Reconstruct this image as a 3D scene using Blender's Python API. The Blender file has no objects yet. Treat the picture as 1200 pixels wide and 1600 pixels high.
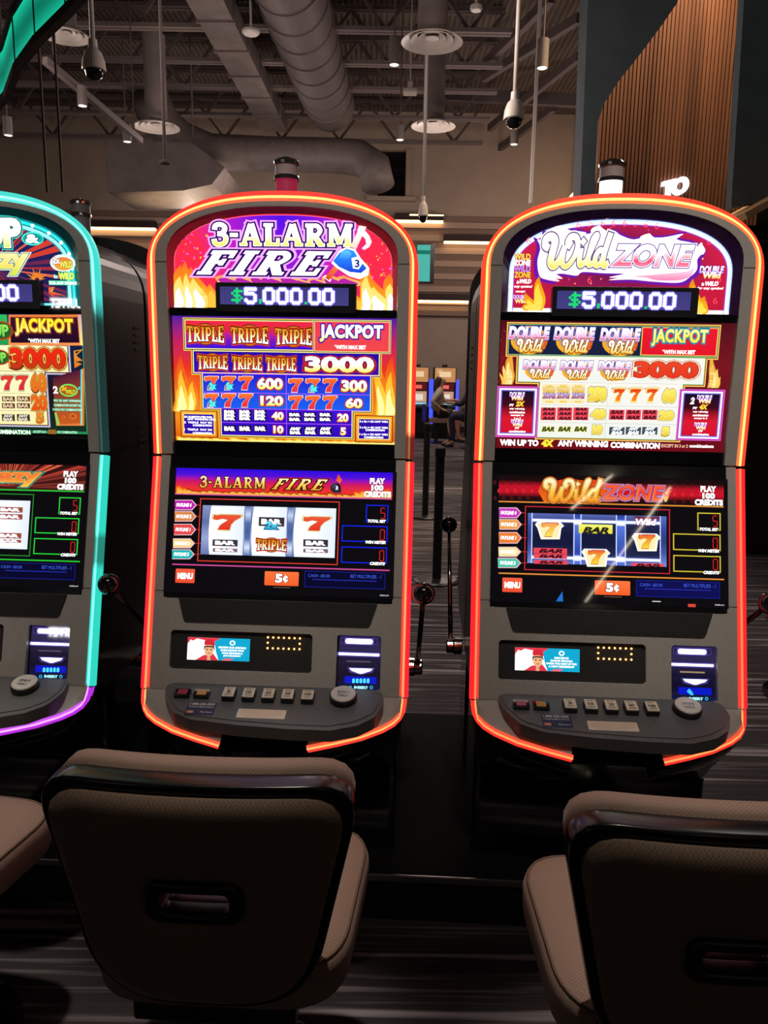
import bpy, bmesh, math, random
from mathutils import Vector, Matrix
from mathutils.geometry import tessellate_polygon
random.seed(7)
SC = bpy.context.scene
COL = SC.collection
PI = math.pi

# ------------------------------------------------------------------ camera
F_PX, PITCH, ROLL, CAM_H = 1210.0, 0.1833, 0.0165, 1.55
cp, sp_, cr, sr = math.cos(PITCH), math.sin(PITCH), math.cos(ROLL), math.sin(ROLL)
FWD = Vector((0, cp, -sp_)); U0 = Vector((0, sp_, cp)); R0 = Vector((1, 0, 0))
RGT = cr * R0 + sr * U0; UPV = -sr * R0 + cr * U0
CAM = Vector((0, 0, CAM_H))
cam_data = bpy.data.cameras.new('camera')
cam = bpy.data.objects.new('camera', cam_data); COL.objects.link(cam)
cam_data.sensor_fit = 'VERTICAL'; cam_data.sensor_height = 24.0; cam_data.lens = 24.0 * F_PX / 1600.0
cam_data.clip_end = 100
cam.matrix_world = Matrix(((RGT.x, UPV.x, -FWD.x, CAM.x), (RGT.y, UPV.y, -FWD.y, CAM.y), (RGT.z, UPV.z, -FWD.z, CAM.z), (0, 0, 0, 1)))
SC.camera = cam
SC.view_settings.view_transform = 'Standard'; SC.view_settings.look = 'None'
SC.view_settings.gamma = 1.0; SC.view_settings.exposure = 0.0

# ------------------------------------------------------------------ world + lamps
world = bpy.data.worlds.new('world'); SC.world = world; world.use_nodes = True
world.node_tree.nodes['Background'].inputs[0].default_value = (1.0, 0.86, 0.84, 1)
world.node_tree.nodes['Background'].inputs[1].default_value = 0.012

def lamp(name, kind, loc, power, color=(1, 0.86, 0.72), size=0.2, target=None, angle=60, blend=0.5):
    d = bpy.data.lights.new(name, kind); d.energy = power; d.color = color
    if kind == 'AREA': d.shape = 'DISK'; d.size = size
    elif kind == 'SPOT': d.spot_size = math.radians(angle); d.spot_blend = blend; d.shadow_soft_size = size
    else: d.shadow_soft_size = size
    o = bpy.data.objects.new(name, d); COL.objects.link(o); o.location = loc
    if target is not None:
        o.rotation_euler = (Vector(target) - Vector(loc)).to_track_quat('-Z', 'Y').to_euler()
    return o
WARM = (1, 0.88, 0.76)
for x, pw_ in ((-1.75, 150), (-0.75, 150), (0.25, 165), (1.2, 215)):                                   # added spots, kept narrow to brighten the machines but not the chair backs
    lamp('machine_fill', 'SPOT', (x, -0.6, 4.9), pw_, WARM, 0.12, (x, 2.05, 1.65), 28, 0.7)
for x, y in ((-1.06, 1.62), (-0.28, 1.50), (0.56, 1.40)):               # added narrow spots that brighten the seats
    lamp('seat_fill', 'SPOT', (x, y + .25, 4.9), 330, WARM, 0.08, (x, y - .08, .6), 13, 0.8)
for x, y in ((-3.5, 7.5), (0.2, 7.0), (-2.5, 11.0), (1.0, 11.5), (-6, 10), (-2.2, 14.2), (1.6, 14.6), (3.2, 16.8), (-4, 17)):      # added bare points that brighten roof, ducts and walls down the hall
    lamp('hall_fill', 'POINT', (x, y, 4.0), 58, (1, 0.80, 0.72), 0.25)
for x, y in ((0.7, 16.3), (1.6, 9.6), (0.4, 5.2)):
    lamp('floor_pool_lamp', 'SPOT', (x, y, 4.9), 260, (1, 0.85, 0.75), 0.2, (x, y, 0), 60)
lamp('wood_wall_washer', 'SPOT', (2.95, 8.75, 7.3), 1300, (1, 0.72, 0.45), 0.1, (2.75, 9.3, 4.2), 80, 0.8)
lamp('bulkhead_fill', 'POINT', (2.6, 4.4, 4.6), 14, (1, .92, .86), 0.2)  # added fill that lifts the dark bulkhead, no fitting there

# ------------------------------------------------------------------ materials
def s2l(v): return v / 12.92 if v <= 0.04045 else ((v + 0.055) / 1.055) ** 2.4
def C(h, m=1.0): return tuple(s2l(int(h[i:i + 2], 16) / 255.0) * m for i in (0, 2, 4))
def new_mat(name):
    m = bpy.data.materials.new(name); m.use_nodes = True
    return m, m.node_tree, m.node_tree.nodes['Principled BSDF']
def pm(name, color, rough=0.5, metal=0.0, spec=0.5, coat=0.0):
    m, nt, b = new_mat(name)
    b.inputs['Base Color'].default_value = (*color, 1); b.inputs['Roughness'].default_value = rough
    b.inputs['Metallic'].default_value = metal; b.inputs['Specular IOR Level'].default_value = spec
    b.inputs['Coat Weight'].default_value = coat
    return m
def em(name, color, strength):
    m, nt, b = new_mat(name)
    b.inputs['Base Color'].default_value = (0.02, 0.02, 0.02, 1)
    b.inputs['Emission Color'].default_value = (*color, 1); b.inputs['Emission Strength'].default_value = strength
    return m
def noise_mat(name, c1, c2, scale, rough=0.6, bump=0.0, stretch=(1, 1, 1), metal=0.0, detail=4):
    m, nt, b = new_mat(name); N = nt.nodes; L = nt.links
    tc = N.new('ShaderNodeTexCoord'); mp = N.new('ShaderNodeMapping'); mp.inputs['Scale'].default_value = stretch
    nz = N.new('ShaderNodeTexNoise'); nz.inputs['Scale'].default_value = scale; nz.inputs['Detail'].default_value = detail
    rp = N.new('ShaderNodeValToRGB'); rp.color_ramp.elements[0].position = 0.35; rp.color_ramp.elements[1].position = 0.65
    rp.color_ramp.elements[0].color = (*c1, 1); rp.color_ramp.elements[1].color = (*c2, 1)
    L.new(tc.outputs['Object'], mp.inputs[0]); L.new(mp.outputs[0], nz.inputs['Vector'])
    L.new(nz.outputs[0], rp.inputs[0]); L.new(rp.outputs[0], b.inputs['Base Color'])
    b.inputs['Roughness'].default_value = rough; b.inputs['Metallic'].default_value = metal
    if bump:
        bp = N.new('ShaderNodeBump'); bp.inputs['Strength'].default_value = bump; bp.inputs['Distance'].default_value = 0.002
        L.new(nz.outputs[0], bp.inputs['Height']); L.new(bp.outputs[0], b.inputs['Normal'])
    return m
def lit_mat(name, strength, rough=0.08, spec=0.5):
    m, nt, b = new_mat(name)
    a = nt.nodes.new('ShaderNodeAttribute'); a.attribute_name = 'Col'
    b.inputs['Base Color'].default_value = (0.004, 0.004, 0.004, 1); b.inputs['Roughness'].default_value = rough
    b.inputs['Specular IOR Level'].default_value = spec
    nt.links.new(a.outputs['Color'], b.inputs['Emission Color']); b.inputs['Emission Strength'].default_value = strength
    return m
def wave_mat(name, c1, c2, scale, direction='X', rough=0.6, coord='Object'):
    m, nt, b = new_mat(name); N = nt.nodes; L = nt.links
    tc = N.new('ShaderNodeTexCoord'); w = N.new('ShaderNodeTexWave'); w.bands_direction = direction
    w.inputs['Scale'].default_value = scale; w.inputs['Distortion'].default_value = 0.0
    rp = N.new('ShaderNodeValToRGB'); rp.color_ramp.elements[0].color = (*c1, 1); rp.color_ramp.elements[1].color = (*c2, 1)
    rp.color_ramp.elements[0].position = 0.3; rp.color_ramp.elements[1].position = 0.7
    L.new(tc.outputs[coord], w.inputs['Vector']); L.new(w.outputs[0], rp.inputs[0]); L.new(rp.outputs[0], b.inputs['Base Color'])
    bp = N.new('ShaderNodeBump'); bp.inputs['Strength'].default_value = 0.6; bp.inputs['Distance'].default_value = 0.03
    L.new(w.outputs[0], bp.inputs['Height']); L.new(bp.outputs[0], b.inputs['Normal'])
    b.inputs['Roughness'].default_value = rough
    return m

M = {}
M['grey'] = noise_mat('grey_plastic', C('aaa6a2'), C('b0aca6'), 90, 0.4)
M['black'] = pm('black_plastic', (0.012, 0.012, 0.014), 0.35)
M['gloss'] = pm('black_gloss', (0.008, 0.008, 0.010), 0.09, 0, 0.6, 0.5)
M['matte'] = noise_mat('black_matte', (0.012, 0.012, 0.013), (0.022, 0.022, 0.024), 300, 0.65, 0.3)
M['grille'] = noise_mat('black_grille', (0.003, 0.003, 0.004), (0.018, 0.018, 0.02), 700, 0.6, 0.5, detail=0)
M['deck'] = noise_mat('charcoal_deck', C('5c5e60'), C('646668'), 200, 0.38)
M['dark_glass'] = pm('dark_glass', (0.006, 0.006, 0.008), 0.02)
M['frame'] = pm('black_lacquer', (0.008, 0.008, 0.009), 0.22, 0, 0.5)
M['plinth'] = pm('plinth_black', (0.006, 0.006, 0.006), 0.9, 0, 0.2)
M['chrome'] = pm('chrome', (0.75, 0.73, 0.70), 0.12, 1.0)
M['steel'] = pm('brushed_steel', (0.35, 0.34, 0.34), 0.35, 1.0)
M['white'] = pm('white_plastic', C('dcd8d2'), 0.4)
M['cream'] = pm('cream_label', C('e6dccb'), 0.6)
M['ink'] = pm('dark_ink', (0.02, 0.02, 0.02), 0.6)
M['navy'] = pm('navy_sticker', C('1c2a55'), 0.5)
M['amber_cap'] = pm('amber_cap', C('c89238'), 0.35)
M['rose_cap'] = pm('rose_cap', C('a83a52'), 0.35)
M['orange_print'] = pm('orange_print', C('e07a2c'), 0.5)
M['lit'] = lit_mat('lit_artwork', 1.0, 0.03)
M['led'] = lit_mat('led_light', 1.0, 0.4, 0.3)
M['reveal_red'] = pm('red_reveal', C('e84058'), 0.25)  # the sign's red glow is put into this base colour
M['reveal_purple'] = pm('purple_reveal', C('3a2048'), 0.2)
M['reveal_teal'] = pm('teal_reveal', C('107078'), 0.25)
M['tower_grey'] = pm('frosted_tower', C('a8a0a4'), 0.35)
M['tower_red'] = em('tower_red', C('b02048'), 0.6)
M['tower_white'] = em('tower_white', (1.0, 0.94, 1.0), 2.5)
M['amber'] = em('amber_led', (1.0, 0.42, 0.12), 4.0)

def fabric(name, c1, c2):
    m, nt, b = new_mat(name); N = nt.nodes; L = nt.links
    tc = N.new('ShaderNodeTexCoord')
    ck = N.new('ShaderNodeTexChecker'); ck.inputs['Scale'].default_value = 260
    ck.inputs['Color1'].default_value = (*c1, 1); ck.inputs['Color2'].default_value = (*c2, 1)
    L.new(tc.outputs['Object'], ck.inputs['Vector']); L.new(ck.outputs[0], b.inputs['Base Color'])
    bp = N.new('ShaderNodeBump'); bp.inputs['Strength'].default_value = 0.35; bp.inputs['Distance'].default_value = 0.001
    L.new(ck.outputs['Fac'], bp.inputs['Height']); L.new(bp.outputs[0], b.inputs['Normal'])
    b.inputs['Roughness'].default_value = 0.75; b.inputs['Sheen Weight'].default_value = 0.1
    return m
M['tan'] = fabric('tan_woven_vinyl', C('a08474'), C('8a7062'))
M['tan_shaded'] = fabric('tan_woven_vinyl_shaded', C('8c7460'), C('76604e'))  # same vinyl, darkened to carry the shade on the chair's rear
M['piping'] = pm('piping', C('6e5a4c'), 0.7)

# carpet: dark with long pale streaks
def carpet():
    m, nt, b = new_mat('streaked_carpet'); N = nt.nodes; L = nt.links
    tc = N.new('ShaderNodeTexCoord')
    def streak(sx, sy, p0, p1, c, off):
        mp = N.new('ShaderNodeMapping'); mp.inputs['Scale'].default_value = (sx, sy, 1); mp.inputs['Location'].default_value = (off, off, 0)
        mp.inputs['Rotation'].default_value = (0, 0, 0.05)
        nz = N.new('ShaderNodeTexNoise'); nz.inputs['Scale'].default_value = 1; nz.inputs['Detail'].default_value = 1.5
        rp = N.new('ShaderNodeValToRGB'); rp.color_ramp.elements[0].position = p0; rp.color_ramp.elements[1].position = p1
        rp.color_ramp.elements[0].color = (0, 0, 0, 1); rp.color_ramp.elements[1].color = (*c, 1)
        L.new(tc.outputs['Object'], mp.inputs[0]); L.new(mp.outputs[0], nz.inputs['Vector']); L.new(nz.outputs[0], rp.inputs[0])
        return rp.outputs[0]
    a = streak(0.9, 26, 0.55, 0.66, (0.30, 0.27, 0.28), 0)
    c = streak(1.6, 55, 0.56, 0.70, (0.12, 0.10, 0.11), 7)
    add = N.new('ShaderNodeMixRGB'); add.blend_type = 'ADD'; add.inputs[0].default_value = 1
    L.new(a, add.inputs[1]); L.new(c, add.inputs[2])
    add2 = N.new('ShaderNodeMixRGB'); add2.blend_type = 'ADD'; add2.inputs[0].default_value = 1; add2.inputs[2].default_value = (0.042, 0.034, 0.037, 1)
    L.new(add.outputs[0], add2.inputs[1]); L.new(add2.outputs[0], b.inputs['Base Color'])
    b.inputs['Roughness'].default_value = 0.95
    return m
M['carpet'] = carpet()
M['wall'] = noise_mat('beige_wall', C('b4a292'), C('baa898'), 3, 0.8)
M['slat_a'] = pm('wall_band_light', C('b89e8e'), 0.7)
M['slat_b'] = pm('wall_band_dark', C('8c7466'), 0.7)
M['teal_wall'] = noise_mat('dark_slate_wall', C('56646a'), C('5e6c74'), 4, 0.8)
M['dark_brown'] = pm('dark_brown_wall', C('3a2826'), 0.7)
M['deck_roof'] = wave_mat('corrugated_roof', C('524840'), C('6c6058'), 3.2, 'X', 0.7)
M['duct'] = noise_mat('galvanised_duct', C('6e6462'), C('7a706e'), 5, 0.55)
M['spiral'] = wave_mat('spiral_duct', C('6c6262'), C('7e7474'), 5.0, 'Y', 0.5)
M['joist'] = pm('painted_joist', C('7c7070'), 0.6)
M['web'] = pm('joist_web', C('5e5252'), 0.6)
M['wood'] = noise_mat('stained_wood', C('6e4836'), C('8c5e44'), 6, 0.5, 0, (1, 1, 0.05))
M['wood_gap'] = pm('wood_gap', C('2a1814'), 0.8)
M['soffit'] = pm('warm_wood_soffit', C('c8a070'), 0.6)
M['dome_black'] = pm('camera_dome', (0.01, 0.01, 0.012), 0.08)
M['offwhite'] = pm('offwhite_paint', C('d8d0c8'), 0.45)
M['cove'] = lit_mat('teal_cove', 1.0, 0.5, 0.2)
M['tube'] = em('warm_tube', (1.0, 0.62, 0.26), 5.0)
M['lens'] = em('lamp_lens', (1.0, 0.86, 0.66), 4.0)
M['night'] = pm('dark_glass', (0.008, 0.006, 0.01), 0.1)
M['skin'] = pm('skin', C('c08c74'), 0.6)
M['hair'] = pm('brown_hair', C('3c2620'), 0.6)
M['blouse'] = pm('pale_blouse', C('b0a494'), 0.8)
M['navy_cloth'] = pm('dark_clothes', C('25223a'), 0.8)
M['blue_led'] = em('blue_led', (0.03, 0.05, 1.0), 2.2)

# ------------------------------------------------------------------ object helpers
def tag(o, label=None, cat=None, group=None, kind=None):
    if label: o['label'] = label
    if cat: o['category'] = cat
    if group: o['group'] = group
    if kind: o['kind'] = kind
    return o
def empty(name, loc, rz=0, label=None, cat=None, group=None):
    o = bpy.data.objects.new(name, None); COL.objects.link(o)
    o.empty_display_size = 0.1; o.location = loc; o.rotation_euler = (0, 0, rz)
    return tag(o, label, cat, group)
def copy_tree(o, parent=None):
    c = o.copy(); COL.objects.link(c)
    if parent is not None: c.parent = parent
    for ch in [x for x in bpy.data.objects if x.parent == o]: copy_tree(ch, c)
    return c

class MB:
    def __init__(s): s.v = []; s.f = []; s.m = []; s.c = []; s.hascol = False
    def vert(s, p, c=None):
        s.v.append(tuple(p)); s.c.append(c or (0, 0, 0))
        if c: s.hascol = True
        return len(s.v) - 1
    def face(s, idx, mi=0): s.f.append(tuple(idx)); s.m.append(mi)
    def poly(s, pts, mi=0, c=None): s.face([s.vert(p, c) for p in pts], mi)
    def box(s, c, d, mi=0, rot=None):
        hx, hy, hz = d[0] / 2, d[1] / 2, d[2] / 2
        P = [Vector((x, y, z)) for x in (-hx, hx) for y in (-hy, hy) for z in (-hz, hz)]
        if rot: P = [rot @ p for p in P]
        i = [s.vert(Vector(c) + p) for p in P]
        for q in ((0, 1, 3, 2), (4, 6, 7, 5), (0, 4, 5, 1), (2, 3, 7, 6), (0, 2, 6, 4), (1, 5, 7, 3)): s.face([i[k] for k in q], mi)
        return s
    def bar(s, a, b, w, h, mi=0):
        a = Vector(a); b = Vector(b); d = (b - a)
        if d.length < 1e-6: return s
        q = d.to_track_quat('Y', 'Z').to_matrix()
        return s.box((a + b) / 2, (w, d.length, h), mi, q)
    def tube(s, pts, r, n=10, mi=0, caps=True, col=None):
        pts = [Vector(p) for p in pts]; rings = []
        for i, p in enumerate(pts):
            t = (pts[min(i + 1, len(pts) - 1)] - pts[max(i - 1, 0)]).normalized()
            up = Vector((0, 0, 1)) if abs(t.z) < 0.95 else Vector((1, 0, 0))
            a = t.cross(up).normalized(); b = a.cross(t).normalized()
            rr = r[i] if isinstance(r, (list, tuple)) else r
            rings.append([s.vert(p + a * rr * math.cos(2 * PI * k / n) + b * rr * math.sin(2 * PI * k / n), col) for k in range(n)])
        for r0, r1 in zip(rings, rings[1:]):
            for k in range(n): s.face((r0[k], r0[(k + 1) % n], r1[(k + 1) % n], r1[k]), mi)
        if caps: s.face(rings[0][::-1], mi); s.face(rings[-1], mi)
        return s
    def lathe(s, prof, o=(0, 0, 0), axis=(0, 0, 1), n=24, mi=0, caps=True):
        ax = Vector(axis).normalized(); q = ax.to_track_quat('Z', 'Y').to_matrix(); o = Vector(o); rings = []
        for r, z in prof:
            rings.append([s.vert(o + q @ Vector((max(r, 1e-5) * math.cos(2 * PI * k / n), max(r, 1e-5) * math.sin(2 * PI * k / n), z))) for k in range(n)])
        for r0, r1 in zip(rings, rings[1:]):
            for k in range(n): s.face((r0[k], r0[(k + 1) % n], r1[(k + 1) % n], r1[k]), mi)
        if caps: s.face(rings[0][::-1], mi); s.face(rings[-1], mi)
        return s
    def ball(s, o, r, n=20, m=12, mi=0):
        return s.lathe([(r * math.sin(PI * i / m), -r * math.cos(PI * i / m)) for i in range(m + 1)], o, (0, 0, 1), n, mi)
    def prism(s, loops, f, n0, n1, mi=0):
        """loops: outer loop then holes, 2-D; f(a,b,n)->3-D; between n0 and n1"""
        base = []; flat = []
        for lp in loops: base.append(len(flat)); flat += lp
        tri = tessellate_polygon([[Vector((p[0], p[1], 0)) for p in lp] for lp in loops])
        A = [s.vert(f(p[0], p[1], n0)) for p in flat]; B = [s.vert(f(p[0], p[1], n1)) for p in flat]
        for t in tri: s.face([A[k] for k in t], mi); s.face([B[k] for k in t][::-1], mi)
        for bi, lp in zip(base, loops):
            k = len(lp)
            for i in range(k):
                j = (i + 1) % k; s.face((A[bi + i], A[bi + j], B[bi + j], B[bi + i]), mi)
        return s
    def loft(s, rows, mi=0, closed=False):
        I = [[s.vert(p) for p in r] for r in rows]
        for a, b in zip(I, I[1:]):
            k = len(a)
            for i in range(k if closed else k - 1):
                j = (i + 1) % k; s.face((a[i], a[j], b[j], b[i]), mi)
        return I
    def build(s, name, mats, parent=None, smooth=False, bevel=0, seg=2, recalc=True, loc=None, rot=None):
        me = bpy.data.meshes.new(name)
        me.from_pydata(s.v, [], s.f)
        if not isinstance(mats, (list, tuple)): mats = [mats]
        for m in mats: me.materials.append(m if not isinstance(m, str) else M[m])
        for p, mi in zip(me.polygons, s.m): p.material_index = mi; p.use_smooth = smooth
        if s.hascol:
            a = me.attributes.new('Col', 'FLOAT_COLOR', 'POINT')
            for i, c in enumerate(s.c): a.data[i].color = (c[0], c[1], c[2], 1)
        if recalc:
            bm = bmesh.new(); bm.from_mesh(me)
            bmesh.ops.remove_doubles(bm, verts=bm.verts, dist=1e-6)
            bmesh.ops.recalc_face_normals(bm, faces=bm.faces); bm.to_mesh(me); bm.free()
        o = bpy.data.objects.new(name, me); COL.objects.link(o)
        if parent is not None: o.parent = parent
        if loc is not None: o.location = loc
        if rot is not None: o.rotation_euler = rot
        if bevel:
            b = o.modifiers.new('bevel', 'BEVEL'); b.width = bevel; b.segments = seg; b.limit_method = 'ANGLE'; b.angle_limit = math.radians(40)
        return o

def rrect(x0, y0, x1, y1, r, n=5):
    pts = []
    for cx, cy, a0 in ((x1 - r, y1 - r, 0), (x0 + r, y1 - r, 90), (x0 + r, y0 + r, 180), (x1 - r, y0 + r, 270)):
        for k in range(n + 1):
            a = math.radians(a0 + 90 * k / n); pts.append((cx + r * math.cos(a), cy + r * math.sin(a)))
    return pts
def round_poly(P, R, n=5):
    out = []; k = len(P)
    for i in range(k):
        p = Vector(P[i]); a = Vector(P[i - 1]); b = Vector(P[(i + 1) % k]); r = R[i] if isinstance(R, (list, tuple)) else R
        d0 = (a - p).normalized(); d1 = (b - p).normalized()
        ang = math.acos(max(-1, min(1, d0.dot(d1)))); t = min(r / math.tan(ang / 2), 0.49 * min((a - p).length, (b - p).length))
        s0 = p + d0 * t; s1 = p + d1 * t
        for j in range(n + 1):
            u = j / n; out.append(tuple((1 - u) ** 2 * s0 + 2 * u * (1 - u) * p + u * u * s1))
    return out
def arch(hw, zs, h, zb, n=2.35, k=28):
    """arch outline from bottom right, over the top, to bottom left"""
    pts = [(hw, zb)]
    for i in range(k + 1):
        a = PI * i / k; c, s = math.cos(a), math.sin(a)
        pts.append((hw * math.copysign(abs(c) ** (2 / n), c), zs + h * abs(s) ** (2 / n)))
    pts.append((-hw, zb)); return pts

# ------------------------------------------------------------------ placing by sight line
def ray(px, py): return FWD + RGT * ((px - 600) / F_PX) - UPV * ((py - 800) / F_PX)
def at_z(px, py, z):
    r = ray(px, py); return CAM + r * ((z - CAM_H) / r.z)
def at_y(px, py, Y):
    r = ray(px, py); return CAM + r * (Y / r.y)
BANK = -0.0475
MPOS = {0: (-1.128, 2.157), 1: (-0.28, 2.117), 2: (0.603, 2.08)}
ZK = 1.3063
SLV = Vector((0, -0.1694, -0.6148)).normalized(); NLV = Vector((0, SLV.z, -SLV.y))   # NLV faces the player
def to_loc(m, p):
    dx, dy = p.x - MPOS[m][0], p.y - MPOS[m][1]; c, s = math.cos(BANK), math.sin(BANK)
    return Vector((c * dx + s * dy, -s * dx + c * dy, p.z))
ZB = 0.15                                    # machines stand on the plinth top
def UPF(a, b, n=0): return Vector((a, -n, b - ZB))                       # upright upper face
def LOF(a, b, n=0): return Vector((a, 0, ZK - ZB)) - SLV * b + NLV * n    # sloping lower face, b = -distance down the slope
def hit(m, px, py, plane):
    c = to_loc(m, CAM); d = to_loc(m, CAM + ray(px, py)) - c
    if plane == 'u': p0, n = Vector((0, 0, 1)), Vector((0, 1, 0))
    else: p0, n = Vector((0, 0, ZK)), NLV
    h = c + d * ((p0 - c).dot(n) / d.dot(n))
    if plane == 'u': return (h.x, h.z)
    return (h.x, -(h - Vector((0, 0, ZK))).dot(SLV))

# ------------------------------------------------------------------ lit artwork
_gc = {}
def glyph(s, off=0.0, shear=0.0, space=1.0):
    k = (s, round(off, 4), shear, space)
    if k in _gc: return _gc[k]
    cu = bpy.data.curves.new('lettering', 'FONT'); cu.body = s; cu.offset = off; cu.shear = shear; cu.space_character = space
    cu.resolution_u = 3; cu.align_x = 'CENTER'; cu.fill_mode = 'FRONT'
    ob = bpy.data.objects.new('lettering', cu); COL.objects.link(ob)
    bpy.context.view_layer.update()
    me = bpy.data.meshes.new_from_object(ob.evaluated_get(bpy.context.evaluated_depsgraph_get()))
    v = [(p.co.x, p.co.y) for p in me.vertices]; f = [tuple(p.vertices) for p in me.polygons]
    bpy.data.objects.remove(ob); bpy.data.curves.remove(cu); bpy.data.meshes.remove(me)
    bb = (min(p[0] for p in v), min(p[1] for p in v), max(p[0] for p in v), max(p[1] for p in v)) if v else (0, 0, 1, 1)
    _gc[k] = (v, f, bb); return _gc[k]
WH = (1.6, 1.6, 1.6)
def lerp(a, b, t): return tuple(a[i] + (b[i] - a[i]) * t for i in range(len(a)))
def grad(c, t):
    """c: one colour or list of colours top to bottom; t 0 top .. 1 bottom"""
    if not isinstance(c[0], (tuple, list)): return c
    if len(c) == 1: return c[0]
    t = max(0, min(1, t)) * (len(c) - 1); i = min(int(t), len(c) - 2)
    return lerp(c[i], c[i + 1], t - i)
WIN = {'A': (260, 320, 1200 / 380), 'B': (265, 485, 1200 / 190), 'Cc': (440, 485, 1200 / 190), 'D': (260, 725, 1200 / 190), 'E': (430, 725, 1200 / 190),
       '1': (220, 270, 1200 / 460), '2': (220, 690, 1200 / 460), 'F': (260, 980, 1200 / 180), 'G': (430, 980, 1200 / 180),
       'H': (770, 325, 1200 / 380), 'I': (770, 490, 1200 / 190), 'J': (950, 490, 1200 / 190), 'N': (0, 490, 1067 / 140), 'Q': (0, 320, 1200 / 140), 'R': (0, 690, 770 / 260.), 'P': (0, 240, 3.2)}
def crom(p0, p1, p2, p3, t): return tuple(.5 * (2 * b + (c - a) * t + (2 * a - 5 * b + 4 * c - d) * t * t + (3 * b - a - 3 * c + d) * t ** 3) for a, b, c, d in zip(p0, p1, p2, p3))
def smooth_line(P, n=6):
    Q = [P[0]] + list(P) + [P[-1]]; out = []
    for i in range(1, len(Q) - 2): out += [crom(Q[i - 1], Q[i], Q[i + 1], Q[i + 2], k / n) for k in range(n)]
    return out + [P[-1]]
def smooth_loop(P, n=5):
    out = []; k = len(P)
    for i in range(k): out += [crom(P[i - 1], P[i], P[(i + 1) % k], P[(i + 2) % k], j / n) for j in range(n)]
    return out
def _ser(x, y, w=.34, t=.10): return ([(x - w / 2, y), (x + w / 2, y)], t)
def _stem(x): return ([(x, .02), (x, .98)], .20)
_bow = lambda x0, y0, y1, r: smooth_line([(x0, y1), (x0 + r * .6, y1 - .01), (x0 + r, (y0 + y1) / 2 + .06), (x0 + r, (y0 + y1) / 2 - .06), (x0 + r * .6, y0 + .01), (x0, y0)], 4)
SLAB = {'I': (.36, [_stem(.18), _ser(.18, .05), _ser(.18, .95)]),
        'F': (.62, [_stem(.18), _ser(.18, .05), ([(.02, .94), (.62, .94)], .12), ([(.58, .98), (.58, .72)], .09), ([(.2, .52), (.46, .52)], .11), ([(.45, .64), (.45, .40)], .08)]),
        'E': (.64, [_stem(.18), ([(.02, .06), (.62, .06)], .12), ([(.60, .02), (.60, .28)], .09), ([(.02, .94), (.62, .94)], .12), ([(.58, .98), (.58, .74)], .09), ([(.2, .52), (.46, .52)], .11), ([(.45, .64), (.45, .40)], .08)]),
        'L': (.60, [_stem(.18), _ser(.18, .95), ([(.02, .06), (.60, .06)], .12), ([(.57, .02), (.57, .32)], .09)]),
        'T': (.66, [_stem(.33), _ser(.33, .05), ([(.0, .93), (.66, .93)], .13), ([(.05, .97), (.05, .70)], .09), ([(.61, .97), (.61, .70)], .09)]),
        'A': (.84, [([(.12, .03), (.40, .97)], .12), ([(.44, .97), (.70, .03)], .21), ([(.22, .32), (.62, .32)], .10), _ser(.12, .05, .28), _ser(.70, .05, .30)]),
        'M': (1.0, [([(.16, .03), (.16, .97)], .13), ([(.2, .97), (.50, .12)], .18), ([(.52, .12), (.80, .97)], .10), ([(.84, .03), (.84, .97)], .20), _ser(.16, .05, .28), _ser(.84, .05, .32), _ser(.13, .95, .22), _ser(.87, .95, .24)]),
        'R': (.76, [_stem(.18), _ser(.18, .05), ([(.02, .94), (.34, .94)], .12), (_bow(.30, .50, .93, .28), .14), ([(.36, .50), (.62, .05)], .19), _ser(.66, .05, .20)]),
        'P': (.64, [_stem(.18), _ser(.18, .05), ([(.02, .94), (.34, .94)], .12), (_bow(.28, .44, .93, .30), .15)]),
        '3': (.60, [(smooth_line([(.08, .74), (.12, .90), (.30, .96), (.48, .86), (.48, .68), (.36, .55), (.22, .53)], 4), .16), (smooth_line([(.22, .53), (.42, .50), (.54, .34), (.48, .12), (.28, .03), (.10, .08), (.05, .26)], 4), .17)]),
        '-': (.28, [([(.0, .48), (.28, .48)], .13)])}
SCRIPT = [(smooth_line([(.30, .62), (.14, .70), (.14, .92), (.36, .99), (.54, .84), (.50, .45), (.48, .15), (.64, .02), (.84, .20), (.98, .58), (1.0, .68), (.97, .35), (1.02, .08), (1.22, .02), (1.46, .30), (1.56, .70), (1.44, .97), (1.20, .98), (1.12, .80), (1.26, .70)], 5), lambda t: .20 + .05 * math.sin(7 * t)),
          (smooth_line([(1.72, .60), (1.72, .25), (1.80, .06), (1.98, .16)], 5), .17), ([(1.72, .78), (1.82, .90)], .17),
          (smooth_line([(2.02, .16), (2.22, .70), (2.34, 1.04), (2.20, .96), (2.10, .40), (2.16, .08), (2.36, .14)], 5), .16),
          (smooth_line([(2.72, .52), (2.54, .56), (2.40, .34), (2.46, .08), (2.64, .10), (2.76, .40)], 5), .16), (smooth_line([(2.90, 1.12), (2.80, .70), (2.74, .25), (2.82, .05), (3.0, .14)], 5), .18)]
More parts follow.
